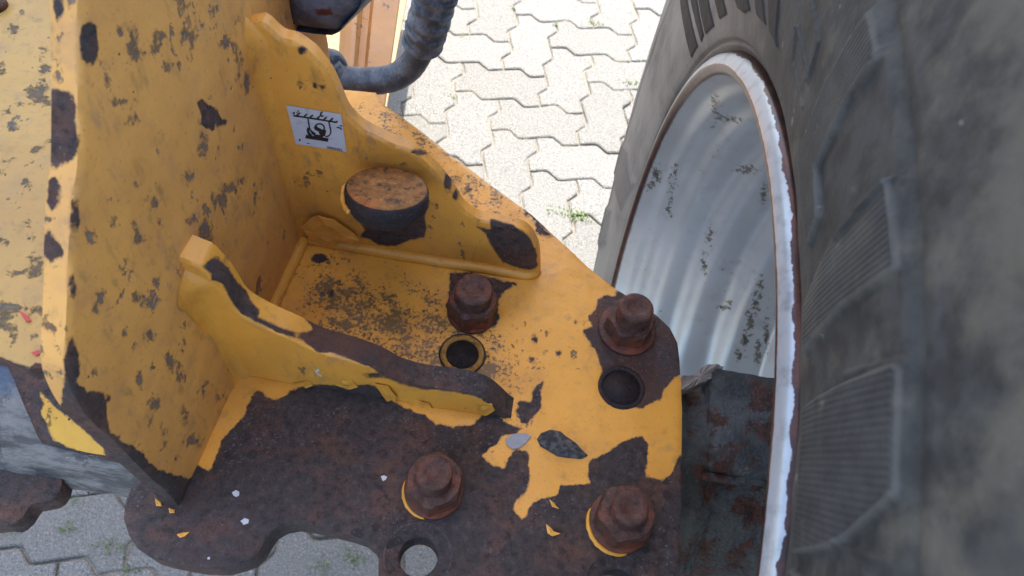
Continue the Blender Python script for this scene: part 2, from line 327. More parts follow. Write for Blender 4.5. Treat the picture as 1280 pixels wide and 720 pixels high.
def edge(a, b):            # lattice step a->b as a list of points (without the last)
    out = []
    for i in range(NS):
        s = SS[i]; x = a[0]+(b[0]-a[0])*s; y = a[1]+(b[1]-a[1])*s
        if a[1] == b[1]:   y += wave(s if b[0] > a[0] else 1-s)*1.0
        else:              x += wave(1-s if b[1] > a[1] else s)
        out.append((x, y))
    return out
def paver_outline(wd, hg):
    c = [(i, 0) for i in range(wd)]+[(wd, j) for j in range(hg)]+[(i, hg) for i in range(wd, 0, -1)]+[(0, j) for j in range(hg, 0, -1)]
    out = []
    for i in range(len(c)): out += edge(c[i], c[(i+1) % len(c)])
    return np.array(out)
def inset(P, d):
    Q = np.roll(P, -1, 0)-np.roll(P, 1, 0); Q /= np.linalg.norm(Q, axis=1)[:, None]+1e-9
    return P+np.c_[-Q[:, 1], Q[:, 0]]*d
def paver_geo(wd, hg):
    P = paver_outline(wd, hg); sc = np.array([UX, UY]); n = len(P)
    r0 = inset(P, .048)*sc; r1 = inset(P, .022)*sc; r2 = inset(P, .018)*sc
    V = [(x, y, 0.) for x, y in r0]+[(x, y, -.0025) for x, y in r1]+[(x, y, -.016) for x, y in r2]
    Fc = [tuple(range(n))]
    for l in range(2):
        for i in range(n): a = l*n+i; b = l*n+(i+1) % n; Fc.append((a, a+n, b+n, b))
    return V, Fc
geoH, geoV = paver_geo(2, 1), paver_geo(1, 2)
def pmesh(nm, g):
    me = bpy.data.meshes.new(nm); me.from_pydata(g[0], [], g[1]); me.materials.append(m_pave); me.update()
    bm = bmesh.new(); bm.from_mesh(me); bmesh.ops.triangulate(bm, faces=[f for f in bm.faces if len(f.verts) > 4]); bmesh.ops.recalc_face_normals(bm, faces=bm.faces); bm.to_mesh(me); bm.free(); return me
meH, meV = pmesh('paver', geoH), pmesh('paver', geoV)
slots = []
for i in range(-30, 30):
    for j in range(-30, 30):
        bx, by = i+2*j, -i+2*j
        for kind, (ox, oy) in (('H', (0, 0)), ('V', (2, 0))):
            cx = NODE[0]+(bx+ox-2)*UX; cy = NODE[1]+(by+oy)*UY
            if abs(cx) < 4 and -3 < cy < 5: slots.append((math.hypot(cx-.05, cy-.85), kind, cx, cy))
slots.sort(); SV, SF = [], []
for n_, (d, kind, cx, cy) in enumerate(slots):
    if n_ < 290:
        o = bpy.data.objects.new('paver', meH if kind == 'H' else meV); S.collection.objects.link(o); o.parent = paving
        o.location = (cx, cy, random.uniform(-.0016, .0016)); o.rotation_euler = (random.uniform(-.006, .006), random.uniform(-.006, .006), random.uniform(-.008, .008))
    else:
        gg = geoH if kind == 'H' else geoV; b = len(SV); SV += [(x+cx, y+cy, z) for x, y, z in gg[0]]; SF += [tuple(q+b for q in f) for f in gg[1]]
o = from_py('far_pavers', SV, SF, m_pave, paving); o['kind'] = 'stuff'
# joint filling: fine grit heaped irregularly in the joints
t = NT('joint grit'); gc = t.mix(t.ramp(t.noise(500, 3, .6), .4, .6), (.16, .145, .115), (.32, .29, .23)); m_grit = t.out(gc, .95, t.bump(t.noise(600, 3, .7), .002))
xs = np.arange(-1.2, 1.3, .012); ys = np.arange(-.3, 2.3, .012); gx, gy = np.meshgrid(xs, ys)
gz = np.array([-.0062+.004*mnoise.noise(Vector((a*9, b*9, 0)))+.003*mnoise.noise(Vector((a*60, b*60, 3))) for a, b in zip(gx.ravel(), gy.ravel())]); W_ = len(xs)
o = from_py('joint_grit', np.c_[gx.ravel(), gy.ravel(), np.minimum(gz, -.0028)], [(r*W_+c_, r*W_+c_+1, (r+1)*W_+c_+1, (r+1)*W_+c_) for r in range(len(ys)-1) for c_ in range(W_-1)], m_grit, paving); o['kind'] = 'stuff'
# weeds in the joints
t = NT('weed green'); m_weed = t.out(t.mix(t.n('ShaderNodeObjectInfo').outputs['Random'], (.10, .17, .03), (.16, .24, .05)), .6)
t = NT('weed straw'); m_straw = t.out((.30, .25, .09), .8)
V, Fc = [], []
def tuft(px, py, n, spread, hgt):
    c = at(px, py, 0)
    for _ in range(n):
        x = c[0]+random.gauss(0, spread*1.6); y = c[1]+random.gauss(0, spread); a = random.uniform(0, 6.28); l = hgt*random.uniform(.4, 1); wd = .0011; lx, ly = math.cos(a)*l*.8, math.sin(a)*l*.8
        b = len(V); V.extend([(x-wd*math.sin(a), y+wd*math.cos(a), -.008), (x+wd*math.sin(a), y-wd*math.cos(a), -.008), (x+lx*.5+wd*math.sin(a), y+ly*.5-wd*math.cos(a), l*.5), (x+lx*.5-wd*math.sin(a), y+ly*.5+wd*math.cos(a), l*.5), (x+lx, y+ly, l*.55)])
        Fc.extend([(b, b+1, b+2, b+3), (b+3, b+2, b+4)])
for px, py, n, s, h_ in ((724, 271, 46, .008, .014), (712, 268, 26, .008, .012), (694, 264, 20, .006, .010), (86, 658, 26, .005, .008), (97, 628, 10, .004, .007), (133, 681, 22, .006, .008), (152, 683, 14, .005, .008), (440, 697, 45, .006, .010), (405, 709, 30, .006, .008), (745, 29, 30, .007, .010), (568, 122, 16, .004, .006), (578, 46, 14, .004, .006), (693, 30, 14, .004, .007), (790, 105, 30, .009, .010), (10, 658, 40, .010, .012), (160, 712, 14, .006, .008), (640, 10, 10, .004, .006)): tuft(px, py, n, s, h_)
o = from_py('joint_weeds', V, Fc, m_weed); o['kind'] = 'stuff'; o['label'] = 'tiny green weeds growing in the paving joints'

# ================================================================== MACHINE
machine = empty('loader', (0, .26, 0)); machine['label'] = 'worn yellow loader seen at its rusty axle bracket beside the wheel'; machine['category'] = 'loader'
bpy.context.view_layer.update(); minv = machine.matrix_world.inverted()
ZP = .772; TH = .027
def own(o, label=None, parent=machine):
    o.parent = parent; o.matrix_parent_inverse = Matrix.Translation((0, -.26, 0)) if parent is machine else Matrix.Identity(4)
    if label: o['label'] = label
    return o
# ---- base plate
right = .1478
def W2(l, z=ZP): return [tuple(at(x, y, z)[:2]) for x, y in l]
ol = W2([(480,130),(520,158),(560,190),(610,228),(665,268),(700,300),(735,333),(770,361),(800,378),(822,394),(838,410),(847,428),(850,450)])
ol += [(right, .25), (right, .02), (at(473, 800, ZP)[0], .02)]
ol += W2([(473,760),(473,720),(473,698),(468,684),(457,674),(440,668),(410,661),(385,655),(368,653),(352,656),(340,663),(332,674),(322,690),(312,699),(300,704),(277,710),(250,709),(230,706),(205,701),(187,696),(172,686),(161,669),(154,648),(156,627),(163,610),(172,598)])
ol += [(-.235, .17), (-.215, .20), (-.215, .53), (-.165, .535)]
def circ(c, r, n=28): return [(c[0]+r*math.cos(2*math.pi*i/n), c[1]+r*math.sin(2*math.pi*i/n)) for i in range(n)]
HOLES = {'a': (at(578, 443, ZP)[:2], .0128), 'b': (at(777, 484, ZP)[:2], .0152), 'c': (at(523, 695, ZP)[:2], .0133), 'd': (at(772, 735, ZP)[:2], .0133)}
def plate_relief(P):
    h = np.array([.0006*mnoise.noise(Vector((p[0]*30, p[1]*30, 1)))+.0003*mnoise.noise(Vector((p[0]*120, p[1]*120, 1))) for p in P])
    for k, (r_in, r_out, dz) in {'a': (.0128, .0180, -.0016), 'b': (.0152, .0185, -.0012), 'c': (.0133, .0232, -.0012), 'd': (.0133, .0232, -.0012)}.items():
        c, _ = HOLES[k]; d = np.hypot(P[:, 0]-c[0], P[:, 1]-c[1]); h += dz*np.clip((r_out-d)/.0012, 0, 1)
    return h
bp = slab('base_plate', ol, [circ(*HOLES[k]) for k in 'abcd'], lambda u, v, d: (u, v, ZP-d), TH, m_plate, None, .0026, M(BARE_PLATE, [(610, 450, 3, 3), (565, 225, 10, 6), (585, 238, 5, 4)], GRIME_PLATE+[[(470,125),(520,150),(600,215),(655,262),(640,280),(590,240),(560,205),(480,160)]]), plate_relief)
own(bp, 'rusty horizontal bracket plate with flaking yellow paint')
# blind bottoms of two tapped holes
for k, dz in (('a', .012), ('b', .016)):
    c, r = HOLES[k]; own(lathe('hole_thread', [(r+.0004, -.001), (r-.0006, -.004), (r+.0002, -.006), (r-.0006, -.008), (r+.0002, -.010), (r-.0006, -.012), (r*.9, -dz), (.001, -dz-.004)], (c[0], c[1], ZP), (0, 0, 1), m_pin, None, 28))
c, r = HOLES['a']
own(lathe('hole_ring', [(.0129, -.0006), (.0131, .0008), (.0140, .0014), (.0165, .0015), (.0174, .0006), (.0175, -.0004)], (c[0], c[1], ZP), (0, 0, 1), m_ring, None, 48, close=False))
own(lathe('hole_ring', [(.0175, .0001), (.0180, .0003), (.0186, .0002), (.0189, -.0006)], (c[0], c[1], ZP), (0, 0, 1), m_pin, None, 48, close=False))
for k in 'cd':
    c, r = HOLES[k]; own(lathe('hole_ring', [(.0222, -.0006), (.0228, .0001), (.0236, .0001), (.0242, -.0006)], (c[0], c[1], ZP), (0, 0, 1), m_rust, None, 48, close=False))
c, r = HOLES['b']; own(lathe('hole_ring', [(.0150, -.0090), (.0152, .0002), (.0172, .0008), (.0186, .0004), (.0190, -.0004)], (c[0], c[1], ZP), (0, 0, 1), m_pin, None, 48, close=False))
# ---- side wall
def wx(y): return -.2095+.0711*y
def onwall(px, py):
    r = ray(px, py); k = -.2095/(r[0]-.0711*r[1]); return O+r*k
wtop = [(103,-90),(102,-40),(100,0),(100,50),(100,100),(98,207),(93,240),(89,300),(88,357),(85,410),(83,453),(90,482),(103,508),(118,528),(138,545),(158,565),(172,580),(190,597),(207,612),(224,632),(235,650),(238,660)]
wo = [(p[1], p[2]) for p in (onwall(*q) for q in spline(wtop, 3))]
wo = [(.46, 1.17)]+wo+[(wo[-1][0]-.002, ZP-.001), (.46, ZP-.001)]
wob = lambda P: np.array([.0010*mnoise.noise(Vector((p[0]*14, p[1]*14, 5)))+.0004*mnoise.noise(Vector((p[0]*55, p[1]*55, 5))) for p in P])
STRIP = [[(60,110),(80,113),(98,118),(96,150),(97,190),(90,203),(75,207),(62,203)],[(60,222),(72,220),(78,235),(76,262),(66,268),(60,262)],(66,312,14,14),(60,300,4,14),(74,8,8,20),(118,498,20,9),(63,380,3,10)]
NOTSTRIP = [(175,592,26,6)]
wl = slab('side_wall', wo, [], lambda u, v, d: (wx(u)-d, u, v), .0135, m_wall, None, .0028, M(BARE_WALL+STRIP, GREY_WALL+[(90,175,8,12),(62,270,6,6),(58,405,8,10),(78,415,7,8)]), wob)
own(wl, 'scraped yellow vertical plate standing on the bracket')
# ---- gusset 1 (tall, with sticker)
g1 = [(325,28),(333,33),(350,48),(367,53),(387,66),(400,80),(412,97),(422,118),(428,133),(436,147),(450,160),(467,170),(493,182),(517,192),(540,212),(556,230),(568,247),(577,261),(588,270),(600,276),(613,279),(640,284),(657,291),(667,303),(673,320),(674,347)]
G1Y = .350
g1o = [(ony(x, y, G1Y)[0], ony(x, y, G1Y)[2]) for x, y in spline(g1)]; g1o = [(-.186, ZP-.001), (-.186, g1o[0][1]-.004)]+g1o[1:]+[(g1o[-1][0]+.001, ZP-.001)]
gs1 = slab('gusset', g1o, [], lambda u, v, d: (u, G1Y+d, v), .0112, m_gus, None, .0026, M(BARE_G1, [(383,225,5,8),(400,217,3,5),(368,232,4,5),(345,215,4,7),(375,105,3,2),(560,193,3,4),(310,180,3,4)]), lambda P: np.array([.0010*mnoise.noise(Vector((p[0]*16, p[1]*16, 9))) for p in P]))
own(gs1, 'tall curved yellow gusset carrying a small sticker')
# ---- gusset 2 (low, bare top edge)
g2 = [(228,325),(240,330),(252,335),(263,345),(277,360),(287,375),(300,392),(330,409),(360,422),(397,439),(433,449),(470,462),(497,476),(530,484),(560,488),(580,491),(603,498),(619,509),(630,519),(640,526)]
G2Y = .2165
g2o = [(ony(x, y, G2Y)[0], ony(x, y, G2Y)[2]) for x, y in spline(g2)]; g2o = [(-.204, ZP-.001), (-.204, g2o[0][1]+.004)]+g2o[1:]+[(g2o[-1][0]+.0008, ZP-.001)]
gs2 = slab('gusset', g2o, [], lambda u, v, d: (u, G2Y+d, v), .0195, m_gus2, None, .0024, M(BARE_G2, [(378,462,3,4)]), lambda P: np.array([.0012*mnoise.noise(Vector((p[0]*18, p[1]*18, 2))) for p in P]))
own(gs2, 'low yellow gusset with its top edge worn to brown steel')
# ---- weld beads
def bead(pts, r, mat=m_weld, bare=(), label=None):
    o = tube('weld_bead', pts, r, mat, None, 12, True, .16, 8, M(bare, [])); own(o, label); return o
bead([(-.178, G1Y-.002, ZP+.002), (-.14, G1Y-.0025, ZP+.002), (-.10, G1Y-.0025, ZP+.0022), (-.06, G1Y-.0025, ZP+.002), (-.02, G1Y-.002, ZP+.002), (.012, G1Y-.001, ZP+.0015), (.020, G1Y+.006, ZP+.001)], [.0048, .0050, .0054, .005, .0050, .0046, .0035])
bead([(wx(.24)+.002, .24, ZP+.001), (wx(.28)+.002, .28, ZP+.001), (wx(.32)+.002, .32, ZP+.001), (wx(.349)+.003, .347, ZP+.002)], .0050)
def fillet(Y, z0, z1, r0, mat):
    V = []; nz, na = 40, 10
    for i in range(nz+1):
        f = i/nz; z = z0+(z1-z0)*f; r = r0*(1+1.1*max(0, (f-.6)/.4)**1.5-(1.9*max(0, (f-.9)/.1)**2))*(1+.10*mnoise.noise(Vector((0, Y*9, z*60)))); e = .0006
        for k in range(na+1):
            a = math.pi/2+math.pi/2*k/na; V.append((wx(Y)+r-e+r*math.cos(a), Y-r+e+r*math.sin(a)+0., z))
    V.append((wx(Y)-.002, Y+.002, z1+.002)); Fc = [(i*(na+1)+k, i*(na+1)+k+1, (i+1)*(na+1)+k+1, (i+1)*(na+1)+k) for i in range(nz) for k in range(na)]+[(nz*(na+1)+k, nz*(na+1)+k+1, len(V)-1) for k in range(na)]
    V = np.array(V); own(from_py('weld_fillet', V, Fc, mat, None, True, {k: fn(V) for k, fn in M(BARE_PLATE[:1] if Y < .3 else [], []).items()}))
fillet(G1Y, ZP, .998, .0085, m_gus); fillet(G2Y, ZP, .918, .0105, m_gus2)
# rounded weld stops where the gussets meet the wall
# curled lump of paint and weld at the inner corner of gusset 1
def flake(px_poly, plane, lift, thick, mat, name='paint_flake', label=None, curl=.0):
    P = [np.array(plane(x, y)) for x, y in resample(px_poly, 4)]; P = [p+np.array([0, 0, 0]) for p in P]
    c = np.mean(P, 0); n = len(P); nrm = np.array(lift, float); up = nrm/np.linalg.norm(nrm)
    rmax = max(np.linalg.norm(p-c) for p in P)
    V = []
    for s, off in ((1., 0.), (1., thick), (.55, thick+curl*.4)):
        for i, p in enumerate(P):
            q = c+(p-c)*s; V.append(q+nrm+up*off+up*(curl*(np.linalg.norm(q-c)/rmax)**2)*(.6+.8*mnoise.noise(Vector((i*.35, px_poly[0][0], 0)))))
    V.append(c+nrm+up*thick); Fc = []
    for l in range(2):
        for i in range(n): Fc.append((l*n+i, l*n+(i+1) % n, (l+1)*n+(i+1) % n, (l+1)*n+i))
    for i in range(n): Fc.append((2*n+i, 2*n+(i+1) % n, 3*n))
    Fc.append(tuple(range(n))[::-1]); V = np.array(V)
    o = from_py(name, V, Fc, mat, None, False, {k: fn(V) for k, fn in M([], []).items()})
    bm = bmesh.new(); bm.from_mesh(o.data); bmesh.ops.recalc_face_normals(bm, faces=bm.faces); bm.to_mesh(o.data); bm.free()
    return own(o, label)
flake([(380,277),(392,266),(402,263),(420,270),(440,283),(452,292),(442,298),(425,296),(418,303),(410,302),(402,296),(392,292)], lambda x, y: ony(x, y, G1Y), (0, -.004, .001), .002, m_gus, 'paint_flake', 'lifted flake of yellow paint in the corner under the sticker', .004)
for poly in ([(195,624),(201,628),(204,634),(196,633)], [(212,636),(219,638),(219,642),(213,642)], [(222,669),(230,666),(238,666),(232,671),(226,673)], [(682,656),(688,660),(692,665),(700,668),(690,671),(684,667)], [(686,625),(692,629),(698,637),(690,634)]):
    flake(poly, lambda x, y: at(x, y, ZP), (0, 0, .0008), .0006, m_gus2, 'paint_flake', None, .002)
for poly in ([(330,486),(352,484),(356,494),(348,501),(338,499),(332,493)], [(468,478),(486,482),(496,494),(494,507),(484,500),(476,488)], [(512,497),(536,503),(545,514),(540,522),(528,520),(516,510)], [(598,503),(615,505),(618,512),(606,519),(596,516)], [(366,478),(386,474),(392,480),(376,486),(366,489)], [(418,470),(440,474),(448,483),(434,486),(420,481)]):
    flake(poly, lambda x, y: ony(x, y, G2Y), (0, -.0012, .0004), .0007, m_gus2, 'paint_flake', None, -.003)
t = NT('pale primer'); m_prim = t.out(t.mix(t.noise(200, 4), (.36, .36, .38), (.22, .22, .24)), .7, t.bump(t.noise(300), .001)); 
t = NT('lime spot'); m_lime = t.out(t.mix(t.noise(300, 4), (.62, .62, .64), (.35, .36, .38)), .8)
flake([(632,549),(642,543),(655,542),(664,546),(658,553),(650,560),(640,562),(633,556)], lambda x, y: at(x, y, ZP), (0, 0, .0004), .0008, m_prim, 'primer_patch', 'pale grey scab of exposed primer', .0006)
for poly in ([(289,614),(295,610),(301,613),(302,619),(296,622),(291,619)], [(299,650),(306,645),(313,648),(312,654),(304,657)], [(474,594),(480,592),(487,595),(483,600),(478,602)], [(259,696),(263,694),(264,698),(260,699)], [(394,463),(398,460),(401,464),(405,467),(402,470),(397,468)]):
    flake(poly, lambda x, y, c=np.mean(poly, 0): (at(c[0]+(x-c[0])*.7*(1+.5*mnoise.noise(Vector((x*.9, y*.9, 0)))), c[1]+(y-c[1])*.7, ZP) if poly[0][0] != 394 else ony(x, y, G2Y)), (0, -.0004, .0003), .0003, m_lime, 'lime_spot', None, .0002)
# dark crusty lump on the plate
t = NT('crust'); m_crust = t.out(t.mix(t.ramp(t.noise(190, 6, .7), .4, .65), (.035, .035, .038), (.13, .125, .12)), .9, t.bump(t.noise(160, 6, .7), .003))
P = resample([(671,549),(676,541),(688,537),(700,539),(708,546),(722,556),(735,570),(728,574),(712,573),(697,571),(684,563),(675,558)], 3); n = len(P); c0 = np.mean(P, 0)
V = []
for s, hh in ((1, 0), (.93, .0022), (.7, .0045), (.4, .0058), (.12, .0052)):
    for i, q in enumerate(P):
        qq = c0+(q-c0)*s; p = at(qq[0], qq[1], ZP); V.append((p[0], p[1], ZP+hh*(1+.5*mnoise.noise(Vector((p[0]*300, p[1]*300, hh*200))))))
own(from_py('dirt_crust', V, [(l*n+i, l*n+(i+1) % n, (l+1)*n+(i+1) % n, (l+1)*n+i) for l in range(4) for i in range(n)]+[tuple(range(4*n, 5*n))], m_crust, None, True), 'dark grey crust stuck on the yellow plate')
# ---- pin stub on gusset 1
pc = ony(484, 235, .3205); pr = .0292; pax = Vector((0, .34, 1)).normalized()
tp = NT('pin top'); base_, a_, b_ = rust_color(tp, (.26, .115, .028), .35, .1)
cc = tp.mix(tp.ramp(tp.noise(110, 7, .75, w=3), .53, .62), base_, (.045, .028, .022)); m_pintop = tp.out(cc, .75, tp.bump(tp.noise(200, 5, .7), .0016))
pin = own(lathe('pin', [(pr*.50, -.026), (pr*.86, -.018), (pr*1.0, -.011), (pr*1.0, -.003), (pr*.985, -.001), (pr*.955, 0.)], pc, pax, m_pin, None, 56), 'round rusty pin end standing proud of the gusset')
ptop = lathe('pin_face', [(pr*.957, -.0004), (pr*.93, .0008), (pr*.5, .0012), (.0005, .0010)], pc, pax, m_pintop, None, 56); ptop.parent = pin
arc = []
for i in range(15):
    a = R_(95+i*11); u = pax.orthogonal().normalized(); v = pax.cross(u)
# paint lip left around the pin
u = Vector((1, 0, 0)); v = pax.cross(u)
lip = [Vector(pc)+u*math.cos(R_(a))*(pr+.0012)+v*math.sin(R_(a))*(pr+.0012)-pax*(.0045+.006*abs(math.sin(R_(a*2)))) for a in range(100, 235, 9)]
o = tube('paint_lip', lip, [.0012+.0008*abs(math.sin(i*1.3)) for i in range(len(lip))], m_gus, None, 8, True, .4, 3, M([], [])); own(o)
# ---- bolts
def make_bolt(px, py, rot, nut_r=.0205, nut_h=.024, stud=.041, wash=.0225, tip=.0118):
    c = at(px, py, ZP); b = empty('bolt', (c[0], c[1], ZP)); b.parent = machine; b.matrix_parent_inverse = Matrix.Translation((0, -.26, 0))
    def sub(o): o.parent = b; return o
    sub(lathe('washer', [(wash*.9, 0), (wash, .0006), (wash, .0030), (wash*.93, .0040), (nut_r*.6, .0042)], (0, 0, 0), (0, 0, 1), m_bolt, None, 36))
    # hex nut with chamfered corners: blend hexagon and circle
    N = 48; V = []; prof = [(0.0040, .98), (.0055, 1.0), (nut_h*.78, 1.0), (nut_h*.92, .955), (nut_h, .86), (nut_h+.0004, .62)]
    for z, s in prof:
        for k in range(N):
            a = 2*math.pi*k/N+rot; hx = nut_r*math.cos(math.pi/6)/math.cos(((a-rot) % (math.pi/3))-math.pi/6); lim = nut_r*s*(.985 if s == 1 else 1.0); r = min(hx, lim)*(1+.018*mnoise.noise(Vector((k*.7, z*200, px))))
            V.append((r*math.cos(a), r*math.sin(a), z))
    sub(from_py('nut', V, [(i*N+k, i*N+(k+1) % N, (i+1)*N+(k+1) % N, (i+1)*N+k) for i in range(len(prof)-1) for k in range(N)]+[tuple(range((len(prof)-1)*N, len(prof)*N))], m_bolt))
    pr_ = [(tip, nut_h-.002)]; z = nut_h
    while z < stud-.003: pr_ += [(tip, z+.0004), (tip*.955, z+.0011)]; z += .0018
    pr_ += [(tip, stud-.0025), (tip*.97, stud-.0012), (tip*.86, stud), (tip*.45, stud-.0008), (tip*.38, stud-.0020), (.0004, stud-.0022)]
    s = sub(lathe('stud', pr_, (0, 0, 0), (0, 0, 1), m_bolt, None, 32))
    return b
bolts = [make_bolt(590, 391, .3, .0212, .0235, .0385, .0205, .0150), make_bolt(783, 413, .1, .0205, .022, .0385, .0240, .0140), make_bolt(543, 612, .52, .0212, .0245, .0400, .0215, .0125), make_bolt(775, 652, .25, .0215, .0250, .0370, .0225, .0125)]
for b, l in zip(bolts, ('dark bolt on yellow paint below the curved gusset', 'red brown bolt by the sloping right edge of the plate', 'dark bolt on the bare rusty part of the plate', 'rusty bolt with orange paint crescent near the right edge')): b['label'] = l
# orange paint crescents round two washers
t = NT('orange paint edge'); m_or = t.out(t.mix(t.noise(120, 3), (.80, .38, .03), (.55, .22, .02)), .4)
def crescent(px, py, r, a0, a1, wmax):
    c = at(px, py, ZP); V = []; n = 26
    for i in range(n+1):
        f = i/n; a = R_(a0+(a1-a0)*f); wd = wmax*math.sin(math.pi*f)**.6+.0002; wd *= 1+.25*mnoise.noise(Vector((i*.6, px, 0)))
        for rr_, z in ((r-.001, .0002), (r+.0002, .0016), (r+wd, .0013), (r+wd+.0003, .0001)): V.append((c[0]+rr_*math.cos(a), c[1]+rr_*math.sin(a), ZP+z))
    own(from_py('paint_crescent', V, [(i*4+k, i*4+k+1, (i+1)*4+k+1, (i+1)*4+k) for i in range(n) for k in range(3)], m_or, None, True))
crescent(543, 612, .0215, 172, 262, .0016); crescent(775, 652, .0226, 165, 285, .0024)
# ---- sticker on gusset 1
t = NT('sticker vinyl'); sw = t.mix(t.math('MULTIPLY', t.ramp(t.noise(160, 5, .6), .5, .75), .5), (.50, .52, .58), (.27, .27, .28)); m_st = t.out(sw, .35)
t = NT('sticker ink'); m_ink = t.out((.015, .015, .017), .45)
def stk(x, y, off): p = ony(x, y, G1Y); return np.array([p[0], G1Y-off, p[2]])
SQ = [(358.3,129.9),(426.5,141.6),(433.2,189.8),(369.8,179.4)]
def relief_at(p): return .0010*mnoise.noise(Vector((p[0]*16, p[2]*16, 9)))
n = 14; V = []
for j in range(n+1):
    for i in range(n+1):
        a, b = i/n, j/n; q = (1-b)*((1-a)*np.array(SQ[0])+a*np.array(SQ[1]))+b*((1-a)*np.array(SQ[3])+a*np.array(SQ[2])); p = stk(*q, 0); p[1] -= relief_at(p)+.0005; V.append(p)
sticker = own(from_py('sticker', V, [(j*(n+1)+i, j*(n+1)+i+1, (j+1)*(n+1)+i+1, (j+1)*(n+1)+i) for j in range(n) for i in range(n)], m_st, None), 'small silver sticker with black lifting hook symbol')
def C2(x, y): return (350+x/9.6, 120+y/9.6)
V, Fc = [], []
def stroke(pts, wd, closed=False):
    P = [np.array(C2(*p)) for p in pts]; wd = wd*1.3/9.6/2; b = len(V)
    for i, p in enumerate(P):
        d = P[min(i+1, len(P)-1)]-P[max(i-1, 0)]; d /= np.linalg.norm(d)+1e-9; nn = np.array([-d[1], d[0]])*wd
        for q in (p+nn, p-nn): s3 = stk(*q, 0); s3[1] -= relief_at(s3)+.0008; V.append(s3)
    for i in range(len(P)-1): Fc.append((b+2*i, b+2*i+1, b+2*i+3, b+2*i+2))
def arcp(cx, cy, rx, ry, a0, a1, n=14): return [(cx+rx*math.cos(R_(a0+(a1-a0)*i/n)), cy+ry*math.sin(R_(a0+(a1-a0)*i/n))) for i in range(n+1)]
stroke([(165,222),(430,262),(690,308)], 15)
for x, y in ((215,228),(300,243),(370,255),(455,268),(535,282),(610,295)): stroke([(x-15, y), (x+8, y-22), (x+32, y-42)], 15)
stroke([(160,195),(185,188)], 18); stroke([(205,190),(235,155)], 8); stroke([(670,300),(700,290)], 10)
stroke([(340,262),(352,330),(362,385),(385,415),(430,445)], 13)
stroke([(590,300),(612,400),(612,435),(595,465),(575,478),(548,476)], 12)
stroke(arcp(478,375,58,52,200,360)+[(530,395)], 14)
stroke([(425,355),(440,380),(480,400),(502,420)], 34)
stroke([(535,395),(528,430),(518,470)], 38); stroke([(350,370),(340,400),(350,440),(378,470)], 26); stroke([(376,405),(395,440),(430,468),(470,480)], 16)
stroke([(480,420),(505,450),(505,480)], 30)
stroke([(310,478),(450,500),(582,523)], 34)
stroke([(430,470),(520,480)], 26)
stroke(arcp(515,205,22,24,60,280), 14)
stroke([(685,365),(720,375),(745,395)], 12); stroke([(720,345),(750,355)], 10); stroke([(232,518),(250,520)], 18); stroke([(325,562),(360,560)], 7)
# part number, small digits
for k, ch in enumerate('20022223'):
    x0, y0 = 568+k*23, 600+k*4.6; w_, h_ = 14, 24
    seg = {'2': [(0, 0), (w_, 0), (w_, h_*.5), (0, h_*.5), (0, h_), (w_, h_)], '0': [(0, 0), (w_, 0), (w_, h_), (0, h_), (0, 0)], '3': [(0, 0), (w_, 0), (w_, h_*.5), (3, h_*.5), (w_, h_*.5), (w_, h_), (0, h_)]}[ch]
    stroke([(x0+a+b*.15, y0+b+a*.2) for a, b in seg], 4.5)
ink = from_py('sticker_print', V, Fc, m_ink, None); ink.parent = sticker; 
# ---- left flange beyond the wall
LZ = .935
lp = [(-80,-120),(78,-120),(78,470),(60,463),(48,458),(35,462),(22,455),(8,450),(0,446),(-80,432)]
lf = slab('side_flange', W2(lp, LZ), [], lambda u, v, d: (u, v, LZ-d), .014, m_left, None, .004, M([[(0,446),(20,455),(35,461),(48,456),(62,460),(80,466),(80,500),(-90,500),(-90,430)],(48,462,8,9)], [(20,37,6,9),(57,84,6,7),(42,123,9,9),(55,110,7,9),(40,113,5,8),(57,127,6,6),(2,84,5,8),(18,157,6,5),(48,188,6,5),(31,227,6,6),(3,215,5,7),(52,63,4,5),(37,279,6,5),(38,295,6,6),(3,300,6,8),(42,323,8,8),(52,328,5,6),(43,340,9,8),(20,342,8,4),(12,385,14,9),(30,388,16,6),(48,390,8,5),(3,405,6,10),(17,418,5,7),(40,420,4,4),(65,175,3,3),(20,442,4,3),(10,140,4,3)]))
own(lf, 'chalky yellow flange left of the standing plate')
t = NT('red flecks'); m_red = t.out((.42, .05, .04), .6)
for poly in ([(24,388),(30,392),(36,396),(40,402),(34,404),(30,398)], [(40,442),(50,438),(53,442),(46,446)]):
    flake(poly, lambda x, y: at(x, y, LZ), (0, 0, .0006), .0005, m_red, 'paint_flake', None, .0003)
c = at(-6, 8, LZ); own(lathe('flange_bolt', [(.0085, 0), (.0085, .004), (.0065, .006), (.002, .0064)], c, (0, 0, 1), m_bolt, None, 28))
# ---- axle tube at the lower left
t = NT('weathered blue grey casting'); x_ = t.noise(14, 4, .6); y_ = t.noise(70, 6, .7, stretch=(.35, 1, 1)); 
sx = t.n('ShaderNodeSeparateXYZ'); t.link(t.co, sx.inputs[0])
cb = t.mix(t.ramp(x_, .35, .65), (.060, .088, .135), (.12, .145, .175)); mud = t.ramp(t.math('ADD', t.math('MULTIPLY', t.math('SUBTRACT', sx.outputs[1], float(at(60, 604, .64)[1])+.045), -14.), t.math('SUBTRACT', y_, .5)), -.12, .2)
cb = t.mix(t.math('MULTIPLY', mud, .85), cb, t.mix(t.ramp(y_, .4, .6), (.07, .062, .055), (.23, .215, .19))); cb = t.mix(t.ramp(t.noise(160, 3, .6, w=3), .70, .74), cb, (.5, .5, .5)); cb = t.mix(t.math('MULTIPLY', t.ramp(t.noise(40, 5, .7, w=9), .56, .66), .7), cb, (.03, .03, .035))
m_cast = t.out(cb, .62, t.bump(t.math('ADD', y_, x_), .006))
d = ray(60, 604); d = np.array([0, d[1], d[2]]); d /= np.linalg.norm(d); nrm = np.array([0, -d[2], d[1]]); pr2 = .082
